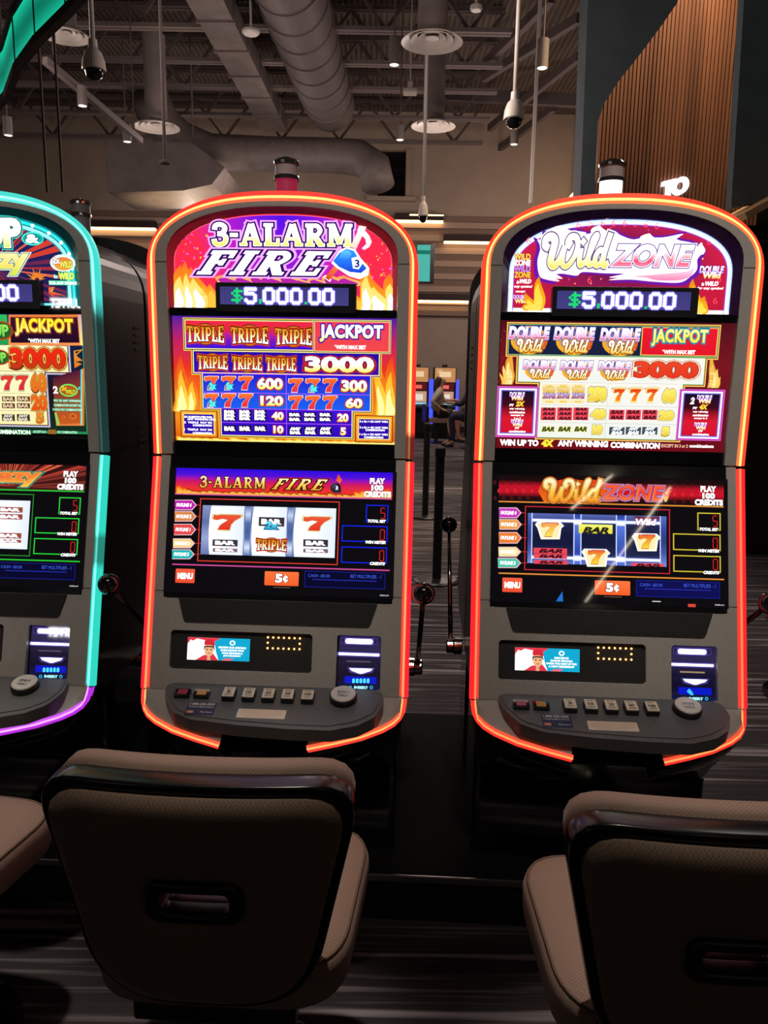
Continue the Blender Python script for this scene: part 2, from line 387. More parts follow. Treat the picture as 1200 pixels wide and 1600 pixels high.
class Art:
    LAY = 0.00035
    def __init__(s, m, plane, base=0.0): s.m = m; s.pl = plane; s.mb = MB(); s.base = base; s.win = (0, 0, 1); s.gain = 1.0
    def w(s, k): s.win = WIN[k]; return s
    def L(s, x, y): return hit(s.m, s.win[0] + x / s.win[2], s.win[1] + y / s.win[2], s.pl)
    def P3(s, a, b, lay):
        n = s.base + lay * s.LAY
        return UPF(a, b, n) if s.pl == 'u' else LOF(a, b, n)
    def raw(s, pts, cols, lay, faces=None):
        i = [s.mb.vert(s.P3(p[0], p[1], lay), tuple(x * s.gain for x in c)) for p, c in zip(pts, cols)]
        if faces is None: faces = [range(len(pts))]
        for f in faces: s.mb.face([i[k] for k in f])
    def lpoly(s, pts, c, lay):                       # pts in local metres
        b0 = min(p[1] for p in pts); b1 = max(p[1] for p in pts)
        tri = tessellate_polygon([[Vector((p[0], p[1], 0)) for p in pts]])
        s.raw(pts, [grad(c, (b1 - p[1]) / max(1e-6, b1 - b0)) for p in pts], lay, tri)
    def poly(s, pts, c, lay): s.lpoly([s.L(*p) for p in pts], c, lay)
    def lrect(s, a0, b0, a1, b1, c, lay, rows=1, r=0):
        if r: return s.lpoly(rrect(a0, b0, a1, b1, r), c, lay)
        n = rows if rows > 1 else (max(1, len(c) - 1) if isinstance(c[0], (tuple, list)) else 1)
        for k in range(n):
            t0, t1 = k / n, (k + 1) / n; y0 = b1 + (b0 - b1) * t0; y1 = b1 + (b0 - b1) * t1
            s.raw([(a0, y1), (a1, y1), (a1, y0), (a0, y0)], [grad(c, t1)] * 2 + [grad(c, t0)] * 2, lay)
    def corners(s, x0, y0, x1, y1):
        a = s.L(x0, y0); b = s.L(x1, y1); return a[0], b[1], b[0], a[1]
    def rect(s, x0, y0, x1, y1, c, lay, r=0):
        q = s.corners(x0, y0, x1, y1); s.lrect(*q, c, lay, r=r)
    def frame(s, x0, y0, x1, y1, t, c, lay):
        a0, b0, a1, b1 = s.corners(x0, y0, x1, y1)
        for q in ((a0, b0, a1, b0 + t), (a0, b1 - t, a1, b1), (a0, b0, a0 + t, b1), (a1 - t, b0, a1, b1)): s.lrect(*q, c, lay)
    def size(s, cx, cy, w, h):
        a = s.L(cx - w / 2, cy); b = s.L(cx + w / 2, cy); d = s.L(cx, cy - h / 2); e = s.L(cx, cy + h / 2); o = s.L(cx, cy)
        return o[0], o[1], b[0] - a[0], d[1] - e[1]
    def text(s, t, cx, cy, w, h, c, lay, out=(), bold=0.03, shear=0.0, space=1.0, arc=0.0, skew=None):
        s.ltext(t, *s.size(cx, cy, w, h), c, lay, out, bold, shear, space, arc, skew)
    def ltext(s, t, a, b, w, h, c, lay, out=(), bold=0.03, shear=0.0, space=1.0, arc=0.0, skew=None):
        v, f, bb = glyph(t, bold, shear, space)
        mx, my = (bb[0] + bb[2]) / 2, (bb[1] + bb[3]) / 2; kx = w / max(1e-6, bb[2] - bb[0]); ky = h / max(1e-6, bb[3] - bb[1])
        def put(vs, fs, col, ly):
            P = []; K = []
            for p in vs:
                x = (p[0] - mx) * kx; y = (p[1] - my) * ky
                u = 2 * x / w
                y += arc * h * (1 - u * u)
                if skew: y *= 1 + skew * u * u
                P.append((a + x, b + y)); K.append(grad(col, 0.5 - y / h))
            s.raw(P, K, ly, fs)
        for i, (o, col) in enumerate(out):
            vv, ff, _ = glyph(t, bold + o, shear, space); put(vv, ff, col, lay + i)
        put(v, f, c, lay + len(out))
    def disc(s, cx, cy, w, h, c, lay, n=20):
        a, b, ww, hh = s.size(cx, cy, w, h); s.ldisc(a, b, ww / 2, hh / 2, c, lay, n)
    def ldisc(s, a, b, rx, ry, c, lay, n=20):
        s.lpoly([(a + rx * math.cos(2 * PI * k / n), b + ry * math.sin(2 * PI * k / n)) for k in range(n)], c, lay)
    def seven(s, cx, cy, w, h, c, lay, out=()):
        a, b, ww, hh = s.size(cx, cy, w, h)
        S = [(0.02, 0.70), (0.06, 1.0), (0.16, 0.95), (0.30, 1.0), (0.98, 1.0), (1.0, 0.86), (0.78, 0.62), (0.66, 0.36), (0.62, 0.0), (0.20, 0.0), (0.30, 0.32), (0.56, 0.68), (0.36, 0.76), (0.16, 0.66)]
        for i, (g, col) in enumerate(out):
            ctr = (0.5, 0.5); P = [(0.5 + (x - 0.5) * (1 + g * 1.0), 0.5 + (y - 0.5) * (1 + g)) for x, y in S]
            P[11] = (P[11][0] - g * .22, P[11][1] - g * .25); P[12] = (P[12][0], P[12][1] - g * .4); P[13] = (P[13][0], P[13][1] - g * .4); P[10] = (P[10][0] - g * .2, P[10][1])
            s.lpoly([(a + (x - .5) * ww, b + (y - .5) * hh) for x, y in P], col, lay + i)
        s.lpoly([(a + (x - .5) * ww, b + (y - .5) * hh) for x, y in S], c, lay + len(out))
    def tongue(s, a, b, w, h, lean, c, lay):
        L_, R_ = [], []
        for k in range(11):
            t = k / 10; ww = w * 0.5 * (math.sin(PI * min(1, 0.32 + 0.68 * t)) ** 0.8 if t < 1 else 0)
            x = a + lean * h * (t ** 1.6) + 0.16 * w * math.sin(5.5 * t)
            L_.append((x - ww, b + h * t)); R_.append((x + ww, b + h * t))
        s.lpoly(L_ + R_[::-1][1:], c, lay)
    def flames(s, a, b, w, h, cs, lay, n=4, seed=1, nest=3):
        rnd = random.Random(seed)
        for k in range(n):
            x = a + w * ((k + .5) / n - .5) + rnd.uniform(-.1, .1) * w / n; hh = h * rnd.uniform(.55, 1.0); ww = w / n * rnd.uniform(1.3, 1.9); ln = rnd.uniform(-.18, .18)
            for j in range(min(nest, len(cs))):
                q = 1 - .27 * j; s.tongue(x, b, ww * q, hh * q, ln, cs[j], lay + j)
    def stroke(s, pts, wid, put, col, lay, closed=False):
        """thick line: pts in unit space, put maps unit space to local metres, col(y) gives the colour"""
        P = []
        for a, b in zip(pts, pts[1:]):
            n = max(1, int(math.dist(a, b) / .22)); P += [lerp(a, b, k / n) for k in range(n)]
        P.append(pts[-1]); Lf, Rt = [], []
        for i, p in enumerate(P):
            a = P[max(0, i - 1)]; b = P[min(len(P) - 1, i + 1)]; dx, dy = b[0] - a[0], b[1] - a[1]; d = math.hypot(dx, dy) or 1; w = wid(i / max(1, len(P) - 1)) / 2 if callable(wid) else wid / 2
            Lf.append((p[0] - dy / d * w, p[1] + dx / d * w)); Rt.append((p[0] + dy / d * w, p[1] - dx / d * w))
        V = [q for pr in zip(Lf, Rt) for q in pr]
        s.raw([put(q) for q in V], [col(q[1]) for q in V], lay, [(2 * i, 2 * i + 1, 2 * i + 3, 2 * i + 2) for i in range(len(P) - 1)])
    def letters(s, t, cx, cy, w, h, c, lay, out=(), shear=0.0, gap=.10, skew=0.0, font=None):
        """slab-serif or script words drawn as strokes"""
        a, b, ww, hh = s.size(cx, cy, w, h); x = 0; items = []
        if font == 'script':
            items = [(q, wd, 0) for q, wd in SCRIPT]; tot = 3.02
        else:
            for ch in t:
                adv, st = SLAB[ch]; items += [(q, wd, x) for q, wd in st]; x += adv + gap
            tot = x - gap
        def put(q):
            u = 2 * q[0] / tot - 1; y = (q[1] - .5) * (1 + skew * u * u)
            return (a + (q[0] / tot - .5 + shear * (q[1] - .5) * hh / ww) * ww, b + y * hh)
        for k, (g, col) in enumerate(list(out) + [(0, c)]):
            for q, wd, x0 in items:
                P = [(p[0] + x0, p[1]) for p in q]
                if g:
                    def ext(p0, p1):
                        d = math.dist(p0, p1) or 1; return (p0[0] + (p0[0] - p1[0]) / d * g, p0[1] + (p0[1] - p1[1]) / d * g)
                    P = [ext(P[0], P[1])] + P[1:-1] + [ext(P[-1], P[-2])]
                s.stroke(P, (lambda t_, wd=wd, g=g: wd(t_) + 2 * g) if callable(wd) else wd + 2 * g, put, lambda y, col=col: grad(col, 1 - y), lay + k)
    def spoly(s, pts, c, lay, n=5): s.poly(smooth_loop(pts, n), c, lay)
    def build(s, name, parent, mat='lit'): return s.mb.build(name, mat, parent, recalc=False)

def sparkle(A, pts, r, c, lay):
    for x, y in pts: A.ldisc(x, y, r, r, c, lay, 8)

# dot matrix digits
DOT = {'0': ('01110', '10001', '10001', '10001', '10001', '10001', '01110'), '5': ('11111', '10000', '11110', '00001', '00001', '10001', '01110'),
       '$': ('00100', '01111', '10100', '01110', '00101', '11110', '00100'), ',': ('0', '0', '0', '0', '0', '1', '1'), '.': ('0', '0', '0', '0', '0', '0', '1')}

def jackpot_display(root):
    """LED dot-matrix box below the sign glass"""
    A0 = Art(1, 'u').w('A'); a0, b0, a1, b1 = A0.corners(245, 383, 937, 535)
    f = MB(); f.prism([rrect(a0, b0, a1, b1, .004, 3)], UPF, -0.015, 0.008, 0)
    box = f.build('jackpot_display', 'black', root, bevel=.002)
    A = Art(1, 'u', 0.0085).w('A'); q = A.corners(268, 405, 900, 500)
    A.lrect(*q, [C('4a4690', .8), C('5a55a8', .7)], 0)
    nx, ny = 58, 9
    for i in range(nx + 1):
        x = q[0] + (q[2] - q[0]) * i / nx; A.lrect(x - .0004, q[1], x + .0004, q[3], C('2c2860'), 1)
    for j in range(ny + 1):
        y = q[1] + (q[3] - q[1]) * j / ny; A.lrect(q[0], y - .0004, q[2], y + .0004, C('2c2860'), 1)
    py_, px_ = (q[3] - q[1]) / 8.0, .0061; x = A.L(330, 450)[0]
    for ch in '$5,000.00':
        D = DOT[ch]; wd = len(D[0]); green = ch in '$,.'
        for r, row in enumerate(D):
            for c_, bit in enumerate(row):
                if bit == '1':
                    yy = q[3] - py_ * (r + 1.0); xx = x + (c_ if wd > 1 else .3) * px_
                    if green: A.ldisc(xx, yy, px_ * .62, px_ * .62, C('18d070', 1.2), 3, 8)
                    else:
                        A.ldisc(xx, yy, px_ * 1.25, px_ * 1.25, C('7a70f0', 1.0), 2, 10); A.ldisc(xx, yy, px_ * .78, px_ * .78, (1.7, 1.7, 1.95), 3, 10)  # larger violet discs paint the halo round each lit dot
        x += (wd * px_ + .0055) if wd > 1 else .013
    A.build('dot_matrix', box)

# ------------------------------------------------------------------ artwork: three sign glasses
ART = (0.287, 1.80, 0.137, 1.703)           # half width, spring line, rise, bottom of the art
def arch_grid(A, colf, lay, hw=ART[0], zs=ART[1], h=ART[2], zb=ART[3], nx=36, nz=16, n=2.35):
    pts, cols, faces = [], [], []
    for i in range(nx + 1):
        u = -hw + 2 * hw * i / nx; top = zs + h * max(0, 1 - abs(u / hw) ** n) ** (1 / n)
        for j in range(nz + 1):
            z = zb + (top - zb) * j / nz; pts.append((u, z)); cols.append(colf(u / hw, (z - zb) / (zs + h - zb)))
    for i in range(nx):
        for j in range(nz):
            k = i * (nz + 1) + j; faces.append((k, k + nz + 1, k + nz + 2, k + 1))
    A.raw(pts, cols, lay, faces)
def arch_band(A, d0, d1, c, lay, zb=ART[3], hw=ART[0], zs=ART[1], h=ART[2]):
    o = arch(hw - d0, zs, h - d0, zb, k=40); i = arch(hw - d1, zs, h - d1, zb, k=40)
    for k in range(len(o) - 1): A.raw([o[k], o[k + 1], i[k + 1], i[k]], [grad(c, 0), grad(c, 0), grad(c, 1), grad(c, 1)], lay)

def sign_fire(root):
    A = Art(1, 'u', -0.014).w('A'); A.gain = 1.15
    def bg(u, v):
        blue, mag, red, dk = C('4a10e0'), C('b01cc0'), C('f02848'), C('5a1078')
        r = min(1, (abs(u) ** 1.5) * 1.15 + .45 * max(0, (.95 - v)))
        c = lerp(blue, mag, min(1, r / .45)) if r < .45 else lerp(mag, red, min(1, (r - .45) / .4))
        if v < .32: c = lerp(c, dk, (.32 - v) / .32 * max(0, 1 - abs(u) * 1.1))
        return c
    arch_grid(A, bg, 0, .301, 1.818, .134)
    arch_band(A, 0, .011, C('d81838', .9), 1, hw=.301, zs=1.818, h=.134); arch_band(A, .011, .013, C('ff6080'), 2, hw=.301, zs=1.818, h=.134)
    rnd = random.Random(3)
    for k in range(46):
        x, y = rnd.choice([(rnd.uniform(60, 210), rnd.uniform(140, 320)), (rnd.uniform(990, 1110), rnd.uniform(180, 360)), (rnd.uniform(200, 1000), rnd.uniform(70, 350))])
        A.disc(x, y, rnd.uniform(5, 15), rnd.uniform(5, 15), C(rnd.choice(['ffb050', 'ff8060', 'e060ff'])), 2, 8)
    # flames
    Fc = [[C('ff6a20'), C('ffb020')], [C('ffd860'), C('ffe890')], [WH, WH]]
    a, b = A.L(100, 505); A.flames(a, b, .085, .125, Fc, 3, 3, 5)
    a, b = A.L(1045, 520); A.flames(a, b, .10, .125, Fc, 3, 3, 8)
    a, b = A.L(205, 505); A.flames(a, b, .04, .07, [[C('ff7a20'), C('ffd040')], C('ffc040')], 3, 2, 2)
    a, b = A.L(965, 515); A.flames(a, b, .04, .07, [[C('ff7a20'), C('ffd040')], C('ffc040')], 3, 2, 4)
    a, b = A.L(590, 395); A.flames(a, b, .36, .032, [[C('ff9040'), C('ffd070')], C('b020a0')], 3, 9, 11)
    dark = C('2a0a58'); glow = C('f0a0ff', 1.2)
    A.letters('3-ALARM', 567, 145, 690, 108, [WH, WH, C('fff0a0', 1.3), C('ffe060')], 8, [(.17, glow), (.10, dark), (.03, WH)], 0, .13)
    A.letters('FIRE', 478, 285, 590, 116, [WH, WH, C('f8e8ff', 1.3)], 13, [(.15, glow), (.09, dark), (.02, WH)], .75, .22)
    # axe
    A.poly([(905, 205), (935, 215), (985, 105), (955, 100)], [C('fff0e0', 1.3), C('ffd0c0')], 11)
    A.poly([(940, 125), (950, 100), (975, 120), (1000, 150), (1012, 180), (1000, 205), (975, 220), (962, 212), (985, 190), (980, 165)], [WH, C('f0d8ff')], 12)
    A.poly([(780, 358), (800, 372), (860, 300), (838, 285)], [C('ff8040'), C('d04020')], 16); A.poly([(772, 355), (805, 378), (812, 366), (782, 344)], WH, 15)
    # helmet
    A.poly([(812, 285), (850, 225), (890, 205), (930, 218), (958, 262), (1000, 310), (995, 345), (950, 365), (900, 350), (840, 310)], WH, 17)
    A.poly([(820, 275), (852, 235), (888, 214), (925, 226), (950, 268), (988, 312), (960, 335), (905, 330), (850, 305)], [C('2a90ff', 1.1), C('1a3ad0')], 18)
    A.poly([(850, 262), (862, 232), (892, 220), (915, 240), (895, 268)], [C('60c0ff', 1.1), C('2a80f0')], 19)
    A.poly([(912, 262), (945, 252), (965, 290), (948, 316), (920, 312)], WH, 20)
    A.text('3', 940, 288, 24, 40, C('203090'), 21, (), .04)
    A.build('sign_glass', root)

def sign_wild(root):
    A = Art(2, 'u', -0.018).w('H'); A.gain = 1.1
    arch_grid(A, lambda u, v: lerp(lerp(C('c01838'), C('d82048'), v), C('6a1450'), max(0, 1 - ((u * .9) ** 2 + ((v - .55) * 1.5) ** 2) * 1.5)), 0)
    arch_band(A, -.012, .0, C('2c1a4a'), 1); arch_band(A, .0, .012, [C('a0c8ff', 1.2), (1.4, 1.4, 1.6)], 2); arch_band(A, .012, .015, C('a040c0'), 2)
    for x0 in (-ART[0], .06):
        pass
    q0 = ART[3]; A.lrect(-ART[0], q0, -.175, q0 + .010, [C('c0d8ff', 1.2), WH], 2); A.lrect(.185, q0, ART[0], q0 + .010, [C('c0d8ff', 1.2), WH], 2)
    rnd = random.Random(4)
    for k in range(60):
        A.disc(rnd.uniform(200, 1050), rnd.uniform(80, 370), 9, 9, C(rnd.choice(['ff9070', 'ffd080', 'e04090'])), 2, 8)
    for x, y in ((430, 75), (490, 68), (550, 68), (605, 68), (660, 68), (712, 70), (765, 74), (820, 82), (180, 155), (1080, 160), (1060, 455), (1110, 455), (1130, 345), (485, 350)):
        A.text('6', x, y, 22, 34, C('ff4860'), 2, (), .0)
    # flame cloud behind the name
    PU = C('7018b0', .9)
    def cloud(g, c, lay):
        P = [(235, 330), (225, 260), (240, 190), (225, 150), (265, 160), (270, 120), (330, 125), (400, 108), (470, 118), (420, 135), (520, 115), (560, 130), (610, 112), (640, 130), (700, 150), (760, 140), (850, 140), (950, 122), (915, 150), (1000, 170), (1040, 215), (1020, 250), (1018, 300), (985, 335), (930, 365), (800, 360), (690, 350), (580, 352), (650, 335), (690, 322), (560, 318), (450, 312), (420, 330), (345, 320), (300, 330), (335, 358), (270, 350)]
        m = (620, 235); A.spoly([(m[0] + (x - m[0]) * (1 + g), m[1] + (y - m[1]) * (1 + g * 2.2)) for x, y in P], c, lay)
    cloud(.05, PU, 3); cloud(0, [WH, WH, C('ffd0e8', 1.2)], 4); cloud(-.05, [C('fff4ff', 1.3), WH], 5)
    for x, y, ww, hh, ln in ((880, 180, .05, .02, .9), (330, 140, .06, .03, .4), (520, 150, .05, .035, .3), (760, 180, .05, .03, .5), (1030, 225, .02, .03, .2)):
        a, b = A.L(x, y); A.tongue(a, b, ww, hh, ln, WH, 5)
    A.spoly([(700, 335), (800, 325), (960, 310), (1000, 290), (990, 330), (930, 352), (820, 352), (760, 340)], [C('ffd0e0', 1.2), C('f080b0')], 6)
    A.letters('Wild', 415, 212, 345, 150, [WH, WH, C('fff4c0', 1.3), C('f0d860', 1.1)], 7, [(.11, WH), (.07, C('5a4080')), (.025, C('fff0d0', 1.3))], .1, font='script')
    A.text('ZONE', 795, 233, 410, 112, [WH, C('ffe8f0', 1.3), C('f03860'), C('ff90b0')], 11, [(.08, WH), (.055, C('602090')), (.02, WH)], .035, .25)
    for cx, dx in ((150, 0), (1092, 1)):
        if not dx:
            for k, col in enumerate((C('ffe060'), WH, C('c090ff'), C('ffd040'))): A.text('WILD' if k % 2 == 0 else 'ZONE', cx, 236 + 30 * k, 82, 30, col, 4, [(.06, C('a03030'))], .04)
            A.text('is', 128, 362, 14, 16, WH, 4, (), .03, .2); A.text('WILD', 165, 358, 58, 22, WH, 4, (), .05, .2)
            A.text('for any symbol', 140, 385, 118, 16, WH, 4, (), .03, .2); A.text('except', 140, 410, 48, 13, WH, 4, (), .03, .2)
            A.text('DOUBLE', 138, 436, 66, 20, C('e0c0ff', 1.2), 4, [(.06, C('8030a0'))], .04); A.text('Wild', 140, 457, 56, 20, C('ffe8a0', 1.2), 4, [(.06, C('c05020'))], .04)
        else:
            A.text('DOUBLE', cx, 300, 122, 36, [WH, C('c0a0ff')], 4, [(.06, C('6030a0'))], .04, .15); A.text('Wild', cx, 328, 90, 32, [WH, C('ffd060')], 4, [(.06, C('d06020'))], .04, .1)
            A.text('is', 1048, 372, 14, 16, WH, 4, (), .03, .2); A.text('WILD', 1092, 370, 66, 22, WH, 4, (), .05, .2); A.text('for any symbol', 1085, 394, 130, 16, WH, 4, (), .03, .2)
    G = [[C('e88a10'), C('ffc020')], [C('ffd830'), C('ffe060')], C('fff0a0')]
    for x, y, sgn in ((215, 505, 1), (1005, 520, -1)):
        a, b = A.L(x, y); A.tongue(a + .004 * sgn, b, .030, .088, .05 * sgn, G[0], 9); A.tongue(a + .002 * sgn, b, .022, .070, .06 * sgn, G[1], 10); A.tongue(a - .012 * sgn, b, .028, .045, -.3 * sgn, G[0], 9); A.tongue(a - .012 * sgn, b, .018, .03, -.25 * sgn, G[1], 10)
        A.ldisc(a - .024 * sgn, b + .008, .012, .009, C('f0a818'), 9, 12); A.ldisc(a - .024 * sgn, b + .008, .006, .005, C('ffe060'), 10, 10)
    A.build('sign_glass', root)

def burst(A, a, b, r0, r1, n, c, lay, a0=0, a1=2 * PI, seed=2, clip=None):
    rnd = random.Random(seed)
    for k in range(n):
        t = a0 + (a1 - a0) * (k + rnd.uniform(-.25, .25)) / n; dt = (a1 - a0) / n * .28; R = r1 * rnd.uniform(.75, 1)
        A.lpoly([(a + r0 * math.cos(t - dt * .6), b + r0 * math.sin(t - dt * .6)), (a + R * math.cos(t - dt), b + R * math.sin(t - dt)), (a + R * math.cos(t + dt), b + R * math.sin(t + dt)), (a + r0 * math.cos(t + dt * .6), b + r0 * math.sin(t + dt * .6))], c, lay)

def sign_crazy(root):
    A = Art(0, 'u', -0.018).w('Q')
    arch_grid(A, lambda u, v: lerp(C('1a1c50'), C('28205e'), v), 0)
    # red rays drawn as wedges that stop at the neon border
    hw, zs, h = ART[0] - .026, ART[1], ART[2] - .026
    rnd = random.Random(9); ox, oz = .06, 1.80
    def edge(t):
        d = .0
        while d < .6:
            u, z = ox + d * math.cos(t), oz + d * math.sin(t)
            lim = zs + h * max(0, 1 - abs(u / hw) ** 2.35) ** (1 / 2.35) if abs(u) < hw else 0
            if abs(u) > hw or z > lim or z < ART[3] + .012: break
            d += .004
        return d
    for k in range(46):
        t = 2 * PI * k / 46 + rnd.uniform(-.04, .04); dt = rnd.uniform(.02, .045); d0, d1 = edge(t - dt), edge(t + dt)
        A.lpoly([(ox, oz), (ox + d0 * math.cos(t - dt), oz + d0 * math.sin(t - dt)), (ox + d1 * math.cos(t + dt), oz + d1 * math.sin(t + dt))], C(rnd.choice(['d84030', 'a03040', '702850', 'e86848'])), 1)
    arch_band(A, -.012, .002, C('108890'), 2); arch_band(A, .002, .010, C('30f0f0', 1.1), 3); arch_band(A, .010, .013, C('107080'), 3); arch_band(A, .013, .022, C('a0ffff', 1.2), 3); arch_band(A, .022, .025, C('2090a0'), 3)
    A.lrect(.13, ART[3], ART[0], ART[3] + .006, C('80ffff', 1.1), 3)
    o = arch(ART[0] - .007, ART[1], ART[2] - .007, ART[3], k=40)
    for k in range(1, len(o) - 1, 3): A.ldisc(o[k][0], o[k][1], .005, .005, WH, 4, 10)
    A.text('UP', -40 , 365, 560, 400, [WH, C('f0fff0', 1.3), C('e8f060')], 6, [(.07, C('30e0d0', 1.1)), (.045, C('104840')), (.015, WH)], .05)
    A.disc(395, 440, 300, 185, C('50f0e0', 1.1), 5); A.disc(400, 440, 270, 150, C('10b0a8'), 6); A.text('&', 395, 440, 190, 120, WH, 7, [(.06, C('107068'))], .05)
    A.text('Crazy', -160, 740, 1020, 380, [C('fff0c0', 1.3), C('ffe080', 1.1), C('d8f040')], 9, [(.06, C('e0ffff', 1.2)), (.035, C('207040')), (.012, C('fff0b0', 1.2))], .045, .12)
    for k in range(9):
        t = math.radians(10 + 20 * k); a, b = A.L(460, 1000); R = .030 * (1.1 if k % 2 else .8)
        A.lpoly([(a + .007 * math.cos(t - .5), max(b, b + .007 * math.sin(t - .5))), (a + R * math.cos(t), b + R * math.sin(t)), (a + .007 * math.cos(t + .5), max(b, b + .007 * math.sin(t + .5)))], [C('ffb030'), C('f07020')], 8)
    A.disc(805, 770, 345, 235, C('d0fff0', 1.3), 7); A.disc(815, 780, 260, 185, [C('ff8040'), C('ffb040')], 8); A.text('WILD', 850, 790, 170, 90, C('ffe860', 1.1), 9, [(.06, C('30a040'))], .05); A.text('2x', 720, 735, 100, 90, C('fff0f0', 1.2), 9, [(.06, C('a04040'))], .05)
    A.text('is', 710, 950, 50, 55, C('a0fff0', 1.2), 8, (), .05); A.text('WILD', 855, 945, 210, 90, C('e8ff60', 1.2), 8, [(.08, C('40c080'))], .06)
    A.rect(615, 1005, 1015, 1070, C('50e0b0'), 8); A.text('FOR ANY SYMBOL', 815, 1040, 380, 42, WH, 9, (), .04)
    A.poly([(615, 1100), (700, 1090), (650, 1150), (860, 1210), (690, 1200), (680, 1225), (615, 1180)], [C('ff8040'), C('d03020')], 8); A.poly([(640, 1150), (690, 1105), (660, 1160), (780, 1200)], C('ffc060'), 9)
    A.build('sign_glass', root)

# ------------------------------------------------------------------ artwork: three pay tables
def stepped(A, rows, borders, fills, lay):
    """rows: local rects; borders: (grow, colour) from outside in"""
    for i, (g, c) in enumerate(borders):
        for q in rows: A.lrect(q[0] - g, q[1] - g, q[2] + g, q[3] + g, c, lay + i)
    for q, c in zip(rows, fills): A.lrect(*q, c, lay + len(borders))

def triple(A, cx, cy, w, h, lay):
    A.disc(cx, cy, w * .62, h, C('7a2a08'), lay); A.disc(cx, cy, w * .56, h * .9, C('d08030'), lay + 1); A.disc(cx, cy, w * .48, h * .78, C('a04010'), lay + 2)
    A.letters('TRIPLE', cx, cy, w * .95, h * .62, [C('e08a20'), C('ffb840'), C('fff0b0', 1.2), WH], lay + 3, [(.13, C('f04020')), (.075, C('5a1404'))], 0, .07, .22)

def table_fire(root):
    A = Art(1, 'u', -0.016).w('B'); A.gain = 1.05
    a0, b0 = A.L(45, 1285); a1 = A.w('Cc').L(1140, 1330)[0]; bt = A.L(1120, 70)[1]
    A.lrect(a0, b0, a1, bt, [C('4020a0'), C('c02060'), C('e83020'), C('f06818'), C('f09020'), C('e05010')], 0)
    Y = [[C('e83818'), C('ffa020')], [C('ffb020'), C('ffe050')], C('fff4a0', 1.1)]
    A.w('B')
    for x, y, wd, hh, n, sd in ((150, 990, .045, .19, 2, 3), (90, 1000, .03, .12, 1, 5)):
        a, b = A.L(x, y); A.flames(a, b, wd, hh, Y, 1, n, sd)
    A.w('Cc')
    for x, y, wd, hh, n, sd in ((1010, 1040, .045, .19, 2, 6), (1070, 1040, .03, .12, 1, 9)):
        a, b = A.L(x, y); A.flames(a, b, wd, hh, Y, 1, n, sd)
    a, b = hit(1, 440, 690, 'u')
    A.flames((a0 + a1) / 2, b0, a1 - a0, .012, [C('ffb020'), C('fff080')], 1, 24, 2, 2)
    def g(w1, x0, y0, w2, x1, y1):
        p = A.w(w1).L(x0, y0); q = A.w(w2).L(x1, y1); return (p[0], q[1], q[0], p[1])
    R1 = g('B', 140, 95, 'Cc', 1045, 400); R2 = g('B', 222, 400, 'Cc', 955, 640); R3 = g('B', 312, 620, 'Cc', 868, 995); R4 = g('B', 497, 965, 'Cc', 685, 1258)
    blue = [C('2a10c8'), C('1a08a0')]
    stepped(A, [R1, R2, R3, R4], [(.0074, C('ffd040')), (.0050, C('204828')), (.0027, C('ffe898', 1.1))], [[C('f02848'), C('e0204a'), C('8018c0'), C('3010d0')], [C('2808a0'), C('2010b0'), C('4008a0')], [C('2810d0'), C('1860f0')], [C('4010d0'), C('2a08b8')]], 4)
    # jackpot cell
    J = g('Cc', 322, 108, 'Cc', 1055, 408); s = A
    for gg, c, l in ((.0055, C('ffe898'), 8), (.004, C('204828'), 9), (.002, C('ffe898'), 10), (0, [C('f03858'), C('f04848')], 11)): A.lrect(J[0] - gg, J[1] - gg, J[2] + gg, J[3] + gg, c, l)
    A.w('Cc'); A.text('JACKPOT', 683, 226, 630, 175, [WH, WH, C('fff8c0', 1.3), C('ffe860', 1.1)], 12, [(.085, C('4018a0'))], .05, 0, 1.08)
    A.text('*WITH MAX BET', 672, 362, 315, 42, WH, 13, (), .05)
    A.w('B')
    triple(A, 340, 232, 385, 225, 8); triple(A, 780, 245, 385, 225, 8)
    triple(A, 412, 512, 310, 190, 8); triple(A, 755, 522, 310, 190, 8)
    triple(A, 1092, 530, 310, 190, 8); A.w('Cc'); triple(A, 110, 257, 378, 225, 8)
    NUM = lambda t, x, y, w, h: A.text(t, x, y, w, h, [WH, WH, C('fff0b0', 1.2), C('ffd860', 1.1)], 9, [(.07, C('d02030')), (.035, C('6a1010'))], .05)
    NUM('3000', 565, 535, 690, 160)
    A.w('Cc'); lines = C('d060ff')
    # cell lines
    for w1, x0, y0, w2, x1, y1 in (('B', 222, 617, 'Cc', 955, 652), ('B', 312, 806, 'Cc', 868, 840), ('B', 312, 966, 'Cc', 868, 995), ('B', 497, 1108, 'Cc', 685, 1130)):
        p = A.w(w1).L(x0, y0); q = A.w(w2).L(x1, y1); A.lrect(p[0], (p[1] + q[1]) / 2 - .0007, q[0], (p[1] + q[1]) / 2 + .0007, lines, 8)
    p = A.w('B').L(1142, 640); q = A.w('Cc').L(38, 1250); A.lrect(p[0] - .0007, q[1], p[0] + .0007, p[1], lines, 8)
    def row7(w, xs, y, sub=()):
        A.w(w)
        for i, x in enumerate(xs):
            A.seven(x, y, 130, 120, [C('ff7a30'), C('f04028'), C('e83050')], 8, [(.2, C('ffe8d0', 1.2)), (.1, C('d03028'))])
            if i < len(sub) and sub[i]: A.text(sub[i], x + 12, y + 28, 70, 62, C('60ffff', 1.2), 12, [(.09, C('1890a0'))], .05, .1)
    row7('B', (400, 570, 740), 718, ('2x', '5x')); row7('B', (400, 570, 740), 890, ('2x',))
    row7('Cc', (130, 300, 470), 742, ('', '5x')); row7('Cc', (130, 300, 470), 912)
    A.w('B'); NUM('600', 982, 725, 255, 118); NUM('120', 1000, 895, 228, 100); NUM('40', 1058, 1045, 118, 82); NUM('10', 1065, 1180, 100, 78)
